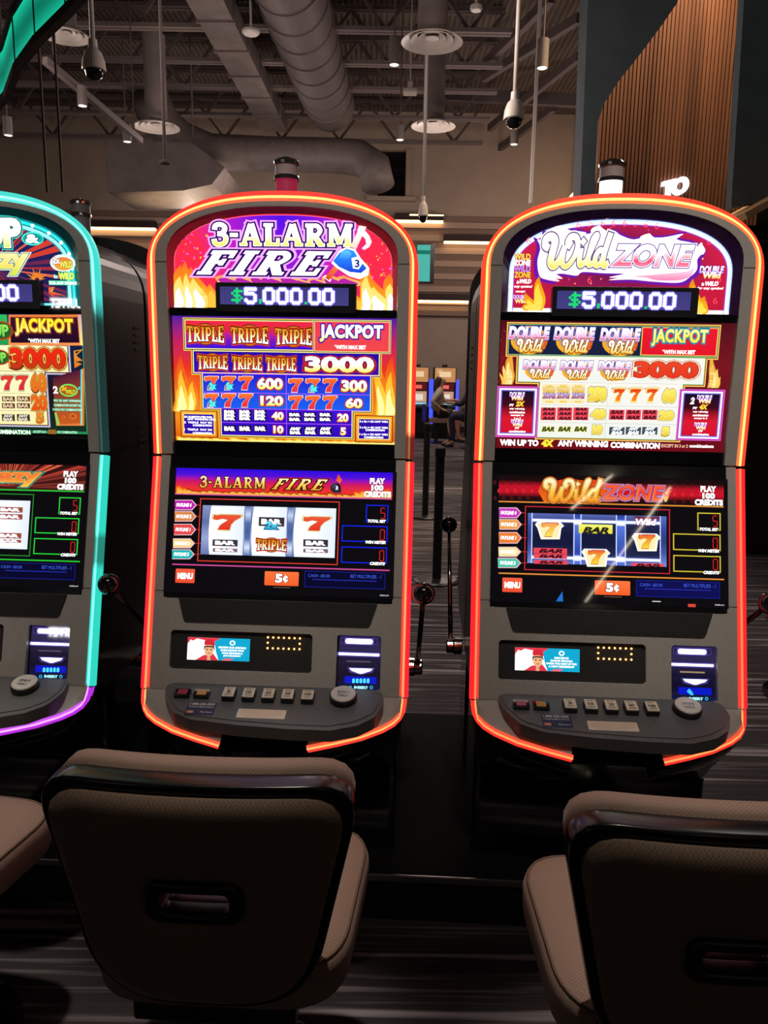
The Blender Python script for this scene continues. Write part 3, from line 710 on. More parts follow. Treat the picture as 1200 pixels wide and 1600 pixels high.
    A.w('Cc'); NUM('300', 712, 748, 255, 118); NUM('60', 710, 918, 170, 100); NUM('20', 600, 1062, 110, 82); NUM('5', 603, 1198, 55, 78)
    def bars(w, xs, ys, txt='BAR', bw=105, bh=34):
        A.w(w)
        for x in xs:
            y0, y1 = ys[0] - bh * .75, ys[-1] + bh * .75
            A.rect(x - bw * .62, y0, x + bw * .62, y1, C('200850'), 8)
            for y in ys: A.text(txt if isinstance(txt, str) else txt[ys.index(y)], x, y, bw, bh * .85, WH, 10, [(.03, WH)], .06)
    bars('B', (580, 732, 882), (1002, 1036, 1070)); bars('B', (582, 733, 885), (1170,), 'BAR', 105, 48)
    bars('Cc', (122, 272, 425), (1032, 1078)); bars('Cc', (128, 278, 428), (1172, 1210), ('ANY', 'BAR'))
    # rule boxes
    for w, x0, y0, x1, y1, rows in (('B', 97, 995, 455, 1255, [('2X SUBSTITUTES FOR', 270, 1055), ('ANY WINNING LINE', 300, 1078), ('2  TRIPLE  PAY 9X', 270, 1110), ('COMBINATION', 310, 1138), ('1  TRIPLE  PAY 3X', 270, 1180), ('COMBINATION', 310, 1215)]), ('Cc', 730, 1045, 1085, 1305, [('2 x 5x = 6X ANY WIN', 905, 1100), ('3 x 5x = 4X ANY WIN', 905, 1160), ('COMBINATION', 920, 1185), ('1 x 5x = 2X ANY WIN', 905, 1228), ('COMBINATION', 905, 1258)])):
        A.w(w); A.rect(x0 - 8, y0 - 8, x1 + 8, y1 + 8, C('6a1808'), 7); A.rect(x0, y0, x1, y1, [C('ffb030'), C('f08820')], 8); A.rect(x0 + 18, y0 + 20, x1 - 18, y1 - 20, C('ffe070'), 9); A.rect(x0 + 30, y0 + 30, x1 - 30, y1 - 30, C('3008a8'), 10)
        for t, x, y in rows: A.text(t, x, y, 280 if len(t) > 12 else 190, 20, WH, 11, (), .04)
    A.build('pay_table', root)

def double_wild(A, cx, cy, w, h, lay, on_dark=False):
    A.disc(cx, cy + h * .05, w * .84, h, C('ffb020'), lay); A.poly([(cx + w * .22, cy - h * .1), (cx + w * .43, cy), (cx + w * .36, cy + h * .35), (cx + w * .16, cy + h * .48)], [C('e83820'), C('f07820')], lay + 1)
    A.disc(cx, cy + h * .05, w * .7, h * .84, [C('3850b0'), C('f8c040')], lay + 1)
    A.text('DOUBLE', cx, cy - h * .2, w * .92, h * .42, [WH, C('ffd8e8', 1.2), C('e04880')], lay + 3, [(.09, C('2848a8')), (.045, C('f0d8ff', 1.2))], .03, .15)
    A.letters('Wild', cx + w * .01, cy + h * .25, w * .58, h * .40, [WH, C('fff4c8', 1.2), C('ffd050')], lay + 6, [(.11, C('a86018'))], .1, font='script')

def table_wild(root):
    A = Art(2, 'u', -0.016).w('I')
    a0, b0 = A.L(35, 1330); a1 = A.w('J').L(1175, 1345)[0]; bt = A.L(600, 75)[1]
    A.lrect(a0, b0, a1, bt, [C('50101c'), C('7a1420'), C('601018'), C('700c18')], 0)
    def g(w1, x0, y0, w2, x1, y1):
        p = A.w(w1).L(x0, y0); q = A.w(w2).L(x1, y1); return (p[0], q[1], q[0], p[1])
    R1 = g('I', 172, 105, 'J', 1085, 430); R2 = g('I', 268, 415, 'J', 955, 700); R3 = g('I', 478, 660, 'J', 708, 1250)
    wht = [C('fffaf0', 1.0), C('f4f8f0', 1.0)]
    stepped(A, [R1, R2, R3], [(.0065, C('ffe070')), (.0045, C('ff9040')), (.003, C('206020')), (.0012, C('c0f0b0'))], [C('182040'), wht, wht], 2)
    J = g('J', 345, 130, 'J', 1085, 430)
    A.lrect(*J, C('206020'), 7); A.lrect(J[0] + .002, J[1] + .002, J[2], J[3], C('ffd870'), 8); A.lrect(J[0] + .004, J[1] + .004, J[2] - .002, J[3] - .002, [C('f01830'), C('e81428')], 9)
    A.w('J'); A.text('JACKPOT', 722, 238, 560, 175, [C('fff8a0', 1.2), C('ffe840', 1.1), C('fff080', 1.1)], 10, [(.10, C('1858a0')), (.06, C('40c0c8')), (.025, C('0c3048'))], .045, 0, 1.08); A.text('*WITH MAX BET', 712, 378, 330, 42, WH, 13, (), .05)
    A.w('I'); double_wild(A, 365, 245, 440, 285, 8); double_wild(A, 815, 252, 440, 285, 8)
    A.w('J'); double_wild(A, 133, 262, 430, 285, 8)
    A.w('I'); double_wild(A, 468, 545, 350, 205, 8); double_wild(A, 835, 552, 350, 205, 8); A.w('J'); double_wild(A, 75, 555, 345, 205, 8)
    A.text('3000', 588, 555, 640, 170, [C('f04828'), C('e83820')], 9, [(.085, C('c87040')), (.06, C('fff4e0')), (.02, C('8a2010'))], .065)
    ln = C('b0c0c0')
    for w1, x0, y0, w2, x1, y1 in (('I', 478, 682, 'J', 708, 690), ('I', 478, 912, 'J', 708, 915), ('I', 478, 1085, 'J', 708, 1090)):
        p = A.w(w1).L(x0, y0); q = A.w(w2).L(x1, y1); A.lrect(p[0], (p[1] + q[1]) / 2 - .0004, q[0], (p[1] + q[1]) / 2 + .0004, ln, 8)
    p = A.w('I').L(1150, 690); q = A.w('J').L(10, 1235); A.lrect(p[0] - .0004, q[1], p[0] + .0004, p[1], ln, 8)
    A.w('I')
    for x in (562, 702, 850):
        A.rect(x - 65, 695, x + 65, 888, C('fff0c0'), 8)
        A.text('WILD', x, 755, 125, 50, [C('fff0a0', 1.1), C('f0c030')], 10, [(.06, C('c08020'))], .05, .1); A.text('ZONE', x, 812, 128, 52, [C('d8c8ff'), C('c04060')], 10, [(.06, C('5040a0'))], .05, .1)
        for yy in (712, 868): A.flames(*A.L(x, yy + 14), .018, .006, [C('f0b020'), C('ffe060')], 9, 5, int(x), 2)
    Yc = [C('fff060', 1.05), C('f0d040')]
    def num(t, x, y, w, h): A.text(t, x, y, w, h, Yc, 9, [(.08, C('a88820')), (.045, C('f8f0a0'))], .075)
    num('250', 1042, 798, 180, 140); num('40', 1052, 995, 145, 100); num('10', 1042, 1150, 95, 95)
    for x in (555, 717, 878):
        A.rect(x - 72, 928, x + 72, 1056, C('f04858'), 8)
        for y in (945, 990, 1036): A.text('BAR', x + 3, y, 120, 30, C('30101c'), 9, (), .05, .3)
        A.text('BAR', x - 3, 1143, 125, 48, C('283818'), 9, [(.06, C('f0f050'))], .05, .3)
    A.w('J')
    for x in (118, 280, 445):
        A.seven(x, 805, 105, 115, [C('e83020'), C('ff9020')], 10, [(.42, C('d8c8b0')), (.34, C('fff0b0', 1.1)), (.15, C('ffc040'))]); A.rect(x - 72, 735, x + 72, 752, C('a0a8a0'), 11)
    num('60', 617, 812, 130, 140); num('20', 590, 1008, 145, 95); num('5', 583, 1168, 70, 90)
    for x in (98, 262, 425):
        A.rect(x - 72, 950, x + 72, 1052, C('f04858'), 8)
        for y in (975, 1028): A.text('BAR', x, y, 125, 36, C('30101c'), 9, (), .05, .3)
        A.rect(x - 72, 1122, x + 74, 1200, C('405060'), 8); A.text('ANY', x + 5, 1140, 105, 32, WH, 9, (), .06, .3); A.text('BAR', x, 1180, 112, 34, WH, 9, (), .06, .3)
    # neon rule frames
    for w, x0, y0, x1, y1, rt in (('I', 50, 715, 440, 1230, 0), ('J', 725, 745, 1130, 1262, 1)):
        A.w(w)
        for i, (gx, c) in enumerate(((0, C('e060c0')), (10, C('c040c8')), (22, WH), (32, C('c8c0ff', 1.1)), (42, C('5848b0')), (50, [C('100c28'), C('400818'), C('e01830'), C('d81030')]))): A.rect(x0 + gx, y0 + gx, x1 - gx, y1 - gx, c, 8 + i)
        cx = (x0 + x1) / 2
        if rt: A.text('2', cx - 82, 862, 45, 68, WH, 15, (), .05, .2)
        lx = cx + (40 if rt else 0); y = y0 + 100
        A.text('DOUBLE', lx, y - 18, 150, 42, [WH, C('c890ff')], 15, [(.07, C('8040a0'))], .04, .1); A.text('Wild', lx, y + 20, 120, 44, [WH, C('ffd060')], 16, [(.07, C('c05020'))], .04, .1)
        A.text('pay', cx - 55, y + 90, 46, 26, WH, 15, (), .03, .2); A.text('4X' if rt else '2X', cx + 30, y + 78, 85, 50, C('ffe040', 1.1), 15, [(.06, C('c05020'))], .05, .2)
        for t, yy, ww in (('any winning', 128, 150), ('combination', 160, 155), ('except in 2' if rt else 'except in', 192, 130), ):
            A.text(t, cx, y + yy, ww, 24, WH, 15, (), .03, .15)
        if not rt: A.text('3 or 2', cx, y + 222, 70, 22, WH, 15, (), .03, .15)
        A.text('DOUBLE', cx, y + 250, 120, 36, [WH, C('c890ff')], 15, [(.07, C('8040a0'))], .04); A.text('Wild', cx, y + 285, 95, 36, [WH, C('ffd060')], 15, [(.07, C('c05020'))], .04)
        A.text('pay', cx, y + 318, 46, 22, WH, 15, (), .03, .15); A.text('combination', cx, y + 350, 165, 24, WH, 15, (), .03, .15)
    # gold flames
    for w, x, y, sg in (('I', 160, 700, 1), ('J', 1040, 735, -1)):
        a, b = A.w(w).L(x, y)
        for dx, hh, ww, ln, c in ((0, .075, .024, .0, C('f0a830')), (0, .06, .016, .0, [C('ffe890', 1.1), C('fff0b0', 1.1)]), (-.008, .05, .014, -.12, C('ffd870')), (.004, .10, .012, .02, C('f0b040')), (-.014, .03, .010, -.3, C('ffc850'))): A.tongue(a + dx * sg, b, ww, hh, ln * sg, c, 1 if hh > .06 and c == C('f0a830') else 2)
    A.w('I')
    for k in range(30): A.disc(random.uniform(50, 170), random.uniform(90, 1250), 10, 10, C('d04030'), 1, 8)
    A.text('WIN UP TO', 265, 1278, 385, 62, WH, 10, [(.03, C('801020'))], .06); A.text('4X', 548, 1283, 125, 70, C('ffe840', 1.15), 10, [(.05, C('a04010'))], .07, .1); A.text('ANY WINNING', 898, 1288, 500, 62, WH, 10, [(.03, C('801020'))], .06)
    A.w('J'); A.text('COMBINATION', 280, 1305, 490, 60, WH, 10, [(.03, C('801020'))], .06); A.text('EXCEPT IN 3 or 2', 672, 1310, 265, 34, C('ffc8b0'), 10, (), .03); A.text('combinations', 940, 1312, 240, 34, WH, 10, (), .03)
    A.build('pay_table', root)

def table_crazy(root):
    A = Art(0, 'u', -0.016).w('N')
    x0g, b0 = A.L(1030, 1440); bt = A.L(500, 5)[1]; hw = x0g
    A.lrect(-hw, b0, hw, bt, [C('101850'), C('102040'), C('201018'), C('103020')], 0)
    for t in (.0, .004): A.lrect(-hw + t, b0 + t, hw - t, b0 + t + .0012, C('40e080', 1.1), 1); A.lrect(hw - t - .0012, b0 + t, hw - t, bt - .01, C('40d090'), 1); A.lrect(-hw + t, b0 + t, -hw + t + .0012, bt - .01, C('40d090'), 1)
    def mir(q): return (-q[2], q[1], -q[0], q[3])
    r = [A.corners(90, 375, 790, 700), A.corners(90, 690, 540, 1330)]
    R2 = (-r[0][2], r[0][1], r[0][2], r[0][3]); R3 = (-r[1][2], r[1][1], r[1][2], r[1][3])
    cream = [C('fff8c8', 1.05), C('fff0b0', 1.05)]
    stepped(A, [R2, R3], [(.007, C('b8b0d8')), (.0045, C('f0f0ff')), (.003, C('501028'))], [cream, cream], 3)
    # jackpot slab
    A.poly([(70, 8), (940, 8), (972, 378), (72, 378)], [C('f08040'), C('ff9850')], 7); A.poly([(905, 10), (940, 12), (968, 378), (930, 372)], [C('d0b0c0'), C('fff080')], 8); A.poly([(92, 38), (895, 38), (922, 345), (98, 345)], [C('3a1030'), C('200820')], 8)
    A.text('JACKPOT', 495, 160, 700, 215, [C('fff030', 1.1), C('ffe030', 1.1), C('ffffa0', 1.2)], 9, [(.08, C('a04818'))], .05, 0, 1.08); A.text('*WITH MAX BET', 495, 322, 380, 52, WH, 11, (), .05)
    a, b0_ = A.L(40, 8); _, b1_ = A.L(40, 370); A.lrect(-.27, b1_, a + .002, b0_, [C('30c060'), C('20a050')], 6)
    for k in range(3):
        for cy, sc in ((200, 1.0), (520, .8)):
            x = -20 - 420 * k * sc if sc == 1 else -30 - 330 * k
            A.disc(x, cy, 300 * sc, 230 * sc, C('b04818'), 8); A.disc(x, cy, 250 * sc, 190 * sc, C('306028'), 9); A.text('UP', x, cy, 190 * sc, 150 * sc, [C('a0f060'), C('60d050')], 10, [(.07, C('185020'))], .05)
    def fat(t, x, y, w, h, c, o): A.text(t, x, y, w, h, c, 9, [(.07, C('7a3010')), (.045, C('f8c850')), (.015, o)], .05)
    fat('3000', 425, 535, 670, 255, [C('f03018'), C('e82810'), C('b84018')], C('902010'))
    fat('60', 432, 825, 185, 225, [C('f08020'), C('e87020')], C('a04010')); fat('20', 440, 1065, 185, 185, [C('f07020'), C('e85018')], C('a03010')); fat('5', 450, 1250, 85, 130, [C('f09030'), C('d07020')], C('a04010'))
    for x in (60, 235, -130): A.seven(x, 825, 150, 170, [C('e84030'), C('e02838')], 9, [(.22, C('608068')), (.16, C('e8f0c0')), (.06, C('902020'))])
    for x in (70, 250, -115):
        for y in (1018, 1100): A.rect(x - 80, y - 32, x + 80, y + 32, C('5a2818'), 8); A.text('BAR', x, y, 130, 44, C('f0d8b0'), 9, (), .04)
        A.rect(x - 80, 1200, x + 80, 1285, C('40382c'), 8); A.text('ANY', x, 1222, 118, 34, C('f8f0d8'), 9, (), .05); A.text('BAR', x, 1262, 118, 36, C('f8f0d8'), 9, (), .05)
    for y in (690, 960, 1165):
        p = A.L(540, y); A.lrect(-r[1][2], p[1] - .0005, p[0], p[1] + .0005, C('90a080'), 8)
    for t, x, y, w in (('620', -560, 825, 190), ('40', -560, 1065, 160), ('10', -560, 1250, 130)): pass
    # rule panel on the right
    A.poly([(600, 760), (950, 660), (950, 1340), (640, 1340)], [C('501838'), C('301018'), C('d06020')], 7)
    A.poly([(935, 665), (955, 660), (955, 1335), (935, 1335)], [C('60e0e0'), C('80f0d0')], 8); A.poly([(955, 655), (980, 650), (980, 1340), (955, 1340)], [C('f08030'), C('e07020')], 8); A.poly([(645, 1340), (980, 1340), (980, 1310), (650, 1325)], C('e88040'), 8); A.poly([(620, 1180), (645, 1180), (690, 1330), (650, 1340)], C('a0d060'), 8)
    A.text('2', 635, 910, 60, 90, C('fff0e8', 1.1), 9, (), .05); A.disc(790, 915, 225, 155, C('70f060'), 8); A.disc(790, 915, 190, 120, C('c05818'), 9); A.text('2x', 740, 890, 70, 55, C('ffd040'), 10, (), .05); A.text('WILD', 815, 935, 120, 55, [C('d0f040'), C('f0c030')], 10, [(.06, C('306018'))], .05); A.text('s', 918, 890, 24, 34, C('40e8e8'), 9, (), .04)
    for t, y, w in (('PAY 4X ANY WINNING', 1040, 320), ('COMBINATION EXCEPT IN', 1095, 320), ('3 WILD PAY COMBINATION', 1148, 345)): A.rect(775 - w / 2 - 5, y - 24, 775 + w / 2, y + 22, C('308858'), 8); A.text(t, 775, y, w, 26, C('e0ffe8', 1.1), 9, (), .03)
    for x, y, rr in ((730, 1235, 40), (845, 1225, 80)): A.disc(x, y, rr, rr * .8, C('f08838'), 9); A.disc(x, y, rr * .75, rr * .55, C('b84c18'), 10)
    A.poly([(850, 440), (960, 425), (880, 500), (960, 560), (870, 570), (950, 600), (860, 650)], [C('f0a030'), C('e07820')], 6); A.poly([(865, 450), (930, 440), (880, 480)], C('302018'), 7)
    A.rect(-900, 1375, 350, 1445, C('186838'), 6); A.text('WIN UP TO 4X ANY WINNING COMBINATION', -330, 1405, 1320, 52, C('f0fff0', 1.15), 8, [(.04, C('20a060'))], .05); A.text('EXCEPT IN 3', 445, 1412, 150, 32, C('c0ffe0'), 8, (), .03); A.rect(545, 1385, 640, 1440, C('a06828'), 8); A.text('PAY COMBINATION', 775, 1418, 235, 32, C('c0ffe0'), 8, (), .03)
    A.build('pay_table', root)

# ------------------------------------------------------------------ main video screen (same layout on all three)
SEG = {'5': 'afgcd', '0': 'abcdef'}
def seg_digit(A, ch, cx, cy, w, h, c, lay):
    a, b, ww, hh = A.size(cx, cy, w, h); t = ww * .13; x0, x1, y0, y1, ym = a - ww / 2, a + ww / 2, b - hh / 2, b + hh / 2, b
    S = {'a': (x0 + t, y1 - t, x1 - t, y1), 'g': (x0 + t, ym - t / 2, x1 - t, ym + t / 2), 'd': (x0 + t, y0, x1 - t, y0 + t), 'f': (x0, ym + t / 2, x0 + t, y1 - t), 'b': (x1 - t, ym + t / 2, x1, y1 - t), 'e': (x0, y0 + t, x0 + t, ym - t / 2), 'c': (x1 - t, y0 + t, x1, ym - t / 2)}
    for k in 'abcdefg': A.lrect(*S[k], c if k in SEG[ch] else tuple(x * .06 for x in c), lay)

def screen(root, th):
    A = Art(1, 'l', 0.0045).w('D')
    def g(w1, x0, y0, w2, x1, y1):
        p = A.w(w1).L(x0, y0); q = A.w(w2).L(x1, y1); return (p[0], q[1], q[0], p[1])
    A.lrect(*g('D', 40, 30, 'E', 1165, 1330), C('0a080d'), 0)
    H = g('D', 105, 40, 'E', 1155, 350)
    if th == 'fire':
        A.lrect(*H, [C('2a08e0'), C('5010d8'), C('d01860'), C('f03030'), C('d83018')], 1)
        Fl = [[C('e83018'), C('ff9828')], [C('ff9828'), C('ffc850')]]
        A.w('D'); A.flames(*A.L(160, 295), .03, .032, Fl, 2, 2, 3); A.flames((H[0] + H[2]) / 2, H[1], (H[2] - H[0]) * .9, .017, [[C('901808'), C('f07820')], C('ffb850')], 2, 26, 8); A.w('E'); A.flames(*A.L(880, 330), .05, .028, Fl, 2, 3, 4); A.flames(*A.L(1100, 340), .02, .03, Fl, 2, 2, 5)
        A.w('D'); gold = [C('fff0c0', 1.1), C('ffd860'), C('e8a030')]
        A.letters('3-ALARM', 660, 185, 640, 108, gold, 5, [(.07, C('200810'))], 0, .16)
        A.w('E'); A.letters('FIRE', 245, 205, 480, 108, gold, 5, [(.13, C('d02018')), (.08, C('200408'))], .7, .24)
        A.disc(600, 240, 105, 100, C('18141c'), 9); A.disc(590, 225, 60, 60, C('3c4458'), 10); A.poly([(540, 235), (660, 255), (650, 290), (580, 285)], C('302838'), 11); A.text('3', 612, 240, 22, 36, WH, 12, (), .04)
        A.poly([(605, 165), (625, 100), (662, 160), (640, 195)], [C('e83028'), C('f07838')], 9)
        lines, fr, mt, tagline = [C('d040c0')] * 1 + [C('f060a0')], C('ff4838'), C('1a28ff', 1.1), None
        bgm = C('0a080d')
    elif th == 'wild':
        A.lrect(*H, [C('14080a'), C('200a0c'), C('c01428'), C('c81428'), C('280a0c'), C('14080a')], 1)
        for r_, yy in ((0, 115), (1, 195), (2, 265)):
            for k in range(5): A.w('D').text('6', 60 + 78 * k + (38 if r_ == 1 else 0), yy - 5, 30, 42, C('58141c') if r_ != 1 else C('e02838'), 2, (), .02)
            for k in range(4 if r_ == 1 else 5): A.w('E').text('6', 690 + 82 * k, yy + 30, 30, 42, C('58141c') if r_ != 1 else C('e02838'), 2, (), .02)
        A.w('D'); 
        A.poly([(470, 200), (500, 130), (560, 85), (640, 100), (760, 70), (900, 95), (1000, 85), (1180, 130), (1180, 300), (900, 305), (640, 315), (520, 300)], [C('e84018'), C('f07018')], 2)
        A.letters('Wild', 790, 195, 560, 195, [C('fff0c0', 1.1), C('ffd050'), C('f89828')], 5, [(.10, C('701808')), (.06, C('ffb040')), (.025, C('8a2808'))], .1, font='script')
        A.w('E'); A.text('ZONE', 290, 215, 600, 150, [C('ff6838'), C('e82828'), C('ff8048')], 9, [(.075, C('c02020')), (.05, C('d8c8f0')), (.03, C('4830a0'))], .045, .2)
        A.poly([(590, 300), (580, 260), (610, 235), (590, 210), (630, 190), (660, 200), (640, 215), (625, 270), (610, 300)], [C('f05020'), C('ffd080')], 8)
        lines, fr, mt = [C('ffa040')], C('e03040'), C('f0d840', 1.1)
    else:
        A.lrect(*H, [C('301010'), C('401414'), C('481818')], 1)
        rnd = random.Random(5); ox, oy = (H[0] + H[2]) / 2 + .08, H[1] + .01
        for k in range(40):
            t = PI * k / 40 + rnd.uniform(-.03, .03); dt = .022
            P = []
            for tt in (t - dt, t + dt):
                c, s = math.cos(tt), math.sin(tt); d = min((H[3] - oy) / max(s, 1e-4), ((H[2] - ox) if c > 0 else (ox - H[0])) / max(abs(c), 1e-4)); P.append((ox + d * c, oy + d * s))
            A.lpoly([(ox, oy)] + P, C(rnd.choice(['e06040', 'b03830', '803028'])), 2)
        A.w('D'); A.text('UP &', 560, 170, 480, 150, [C('e8f060'), C('60d060')], 5, [(.06, C('104828'))], .04)
        A.w('E'); A.text('Crazy', 330, 200, 760, 190, [C('ffb040'), C('f06030'), C('ffd050')], 5, [(.07, C('30c0a0')), (.045, C('381008')), (.015, C('ffe080'))], .05, .12)
        lines, fr, mt = [C('30e040')], C('28a038'), C('30f048', 1.1)
    for w1, x0, y0, w2, x1, y1 in (('D', 90, 300, 'E', 1150, 345), ('D', 65, 992, 'E', 1130, 1048)):
        p = A.w(w1).L(x0, y0); q = A.w(w2).L(x1, y1); m = (p[1] + q[1]) / 2
        A.lrect(p[0], m - .0022, q[0], m + .0022, tuple(x * .35 for x in lines[0]), 3); A.lrect(p[0], m - .0010, q[0], m + .0010, lines[-1], 4)
    # pay line tags
    TG = [('PAYLINE 4', 90, 355, 305, 458, 'c020b0'), ('PAYLINE 2', 88, 467, 303, 570, 'e08848'), ('PAYLINE 1', 80, 592, 298, 704, 'e84848'), ('PAYLINE 3', 72, 735, 288, 832, 'f8d890'), ('PAYLINE 5', 62, 842, 284, 940, '20b8b8')]
    if th == 'wild': TG = [(t[0], t[1], t[2], t[3], t[4], c) for t, c in zip(TG, ('c838c0', 'f0a050', 'f08030', 'f8e8a0', '50c8a8'))]
    if th == 'crazy': TG = [(t[0], t[1], t[2], t[3], t[4], c) for t, c in zip(TG, ('40c060', 'f0a050', 'f08030', 'f8e8a0', '50c8a8'))]
    A.w('D')
    for t, x0, y0, x1, y1, c in TG:
        ym = (y0 + y1) / 2; A.poly([(x0, y0), (x1 - 45, y0), (x1, ym), (x1 - 45, y1), (x0, y1)], C('f0c0d0'), 3); A.poly([(x0, y0 + 8), (x1 - 50, y0 + 8), (x1 - 12, ym), (x1 - 50, y1 - 8), (x0, y1 - 8)], C(c), 4)
        A.text(t, (x0 + x1) / 2 - 18, ym, 150, 36, WH, 5, (), .045, .2); A.rect(x1, ym - 3, 345, ym + 3, C('e03838'), 3)
    # reels
    Fq = g('D', 340, 340, 'E', 618, 998); W = g('D', 365, 408, 'E', 588, 928)
    for tt, c in ((.0028, tuple(x * .35 for x in fr)), (.0016, fr)):
        for q in ((Fq[0], Fq[1], Fq[2], Fq[1] + tt), (Fq[0], Fq[3] - tt, Fq[2], Fq[3]), (Fq[0], Fq[1], Fq[0] + tt, Fq[3]), (Fq[2] - tt, Fq[1], Fq[2], Fq[3])): A.lrect(*q, c, 3 if tt > .002 else 4)
    ww = W[2] - W[0]
    if th == 'wild':
        A.lrect(*W, [C('5870c0'), C('3848a0'), C('303c80'), C('4858a8'), C('7890e0')], 3)
        cuts = [(.0, .165 * 2 - .02), (.375, .68), (.715, .955)]
        cuts = [(.03, .335), (.385, .64), (.705, .955)]
        for i, (u0, u1) in enumerate(cuts):
            x0, x1 = W[0] + ww * u0, W[0] + ww * u1
            A.lrect(x0, W[1], x1, W[3], [C('5868b8'), C('20264c'), C('14183a'), C('14183a'), C('20264c'), C('6878d0')], 4)
            for x in (x0, x1): A.lrect(x - .0014, W[1], x + .0014, W[3], C('c8d8ff', 1.1), 6)
            for yy in (.86, .12): A.lrect(x0, W[1] + (W[3] - W[1]) * (yy - .035), x1, W[1] + (W[3] - W[1]) * (yy + .035), [C('7088e0'), WH, C('7088e0')], 5)
        for u in (.36, .672):
            x = W[0] + ww * u; A.lrect(x - .011, W[1], x + .011, W[3], [C('2840a0'), C('5878e0'), C('4060c0'), C('2c48b0'), C('5878e0')], 5)
            for yy in (.84, .12): A.lrect(x - .011, W[1] + (W[3] - W[1]) * (yy - .06), x + .011, W[1] + (W[3] - W[1]) * (yy + .06), [C('90a8ff'), WH, C('90a8ff')], 6)
        def S7(x, y, s=1, ho=0): A.poly([(x - 150 * s, y - 60 * s), (x - 120 * s, y - 95 * s), (x + 110 * s, y - 90 * s), (x + 150 * s, y - 45 * s), (x + 120 * s, y - 20 * s), (x + 100 * s, y + 95 * s), (x - 95 * s, y + 95 * s), (x - 125 * s, y - 20 * s)], [C('e8f0ff', 1.2), C('fff8e0', 1.2)], 7); A.poly([(x - 125 * s, y - 60 * s), (x - 105 * s, y - 80 * s), (x + 100 * s, y - 76 * s), (x + 125 * s, y - 45 * s), (x + 100 * s, y - 20 * s), (x + 82 * s, y + 78 * s), (x - 78 * s, y + 78 * s), (x - 105 * s, y - 20 * s)], C('ffe8b0', 1.1), 8); A.seven(x, y - 5, 165 * s, 140 * s, [C('f06030'), C('f8a828'), C('ffe040')] if ho else [C('f8a060'), C('ffc840'), C('ffe860')], 9, [(.1, C('c04028'))])
        A.w('D'); S7(565, 575, .92)
        for y, hh in ((775, 62), (827, 52), (885, 45)): A.rect(405, y - hh / 2, 720, y + hh / 2, C('f04858'), 7); A.text('BAR', 565, y, 230, hh * .62, C('38101c'), 8, (), .05, .3)
        A.w('E'); A.rect(-235 + 3, 515, 85, 610, [C('f0f070', 1.1), C('e8e040')], 7)
        A.w('D'); A.text('BAR', 1000, 575, 250, 62, C('282818'), 8, (), .06, .3); S7(995, 840, .92, 1)
        A.w('E'); S7(405, 690, .92, 1); A.text('Wild', 405, 495, 200, 62, [C('ffe0f0', 1.1), WH], 8, [(.06, C('903060'))], .05, .15); A.rect(295, 440, 540, 468, C('702840'), 7); A.rect(255, 890, 560, 928, C('f05060'), 7); A.text('BAR', 410, 912, 235, 26, C('38101c'), 8, (), .05, .3)
    else:
        A.lrect(*W, [C('8898c8'), C('6070a8'), C('98a8d8'), C('6878b0')], 3)
        cuts = [(.055, .315), (.375, .635), (.69, 1.0)]
        for u0, u1 in cuts:
            x0, x1 = W[0] + ww * u0, W[0] + ww * u1; bul = .004
            P = [(x0 + bul * (2 * k / 10 - 1) ** 2, W[1] + (W[3] - W[1]) * k / 10) for k in range(11)] + [(x1, W[3]), (x1, W[1])]
            A.lpoly(P, [C('e0e8f8', 1.1), WH, WH, WH, C('e0e8f8', 1.1)], 4)
        for u in (.345, .662):
            x = W[0] + ww * u; A.lrect(x - .0075, W[1], x + .0075, W[3], [C('5870a8'), C('c8d8f8'), C('5870a8'), C('48609a'), C('5870a8'), C('d8e8ff'), C('5870a8')], 5)
        S_ = lambda x, y, w, h: A.seven(x, y, w, h, [C('f05838'), C('e83028')], 6, [(.2, C('b8a030')), (.15, C('ffe898')), (.06, C('c03020'))])
        def BR(x, y, w, h, c='3a303a', mi=1):
            A.rect(x - w / 2, y - h / 2, x + w / 2, y + h / 2, C(c), 6); A.text('BAR', x, y, w * .8, h * .55, WH, 7, [(.04, C('b0a0b0'))], .06)
        if th == 'fire':
            A.w('D'); S_(600, 578, 265, 140); BR(585, 780, 245, 72); BR(585, 852, 240, 42, '806070'); BR(1042, 572, 248, 95)
            A.text('2x', 1045, 608, 140, 75, [C('70e8ff', 1.1), C('18a0d8')], 8, [(.08, C('105878'))], .05, .15); triple(A, 1040, 800, 310, 150, 6)
            A.w('E'); S_(410, 592, 255, 128); BR(402, 782, 242, 78); BR(402, 858, 242, 45, '806070')
        else:
            A.w('D'); S_(600, 600, 265, 140); BR(585, 800, 245, 72, '904030'); BR(1042, 572, 248, 95, '904030'); S_(1040, 800, 250, 120)
            A.w('E')
            for y in (530, 600): BR(405, y, 250, 60, 'a04838')
            BR(400, 790, 250, 62, 'a04838'); BR(400, 845, 250, 36, 'a04838')
    # meters
    A.w('E')
    for i, (x0, y0, x1, y1, cap, cx, cy, cw, dg, dx, dy) in enumerate(((898, 402, 1116, 580, 'TOTAL BET', 1003, 566, 180, '5', 1064, 487), (660, 603, 1108, 778, 'WIN METER', 992, 774, 200, '0', 1058, 700), (655, 812, 1102, 988, 'CREDITS', 1010, 984, 150, '0', 1052, 906))):
        A.frame(x0, y0, x1, y1, .0026, tuple(x * .5 for x in mt), 3); A.frame(x0 + 6, y0 + 6, x1 - 6, y1 - 6, .0013, mt, 4)
        seg_digit(A, dg, dx, dy, 46, 106, C('f02828', 1.1), 4)
        A.rect(cx - cw / 2, cy - 18, cx + cw / 2, cy + 18, C('0a080d'), 5); A.text(cap, cx, cy, cw, 30, WH, 6, (), .05, .2)
    A.w('E'); 
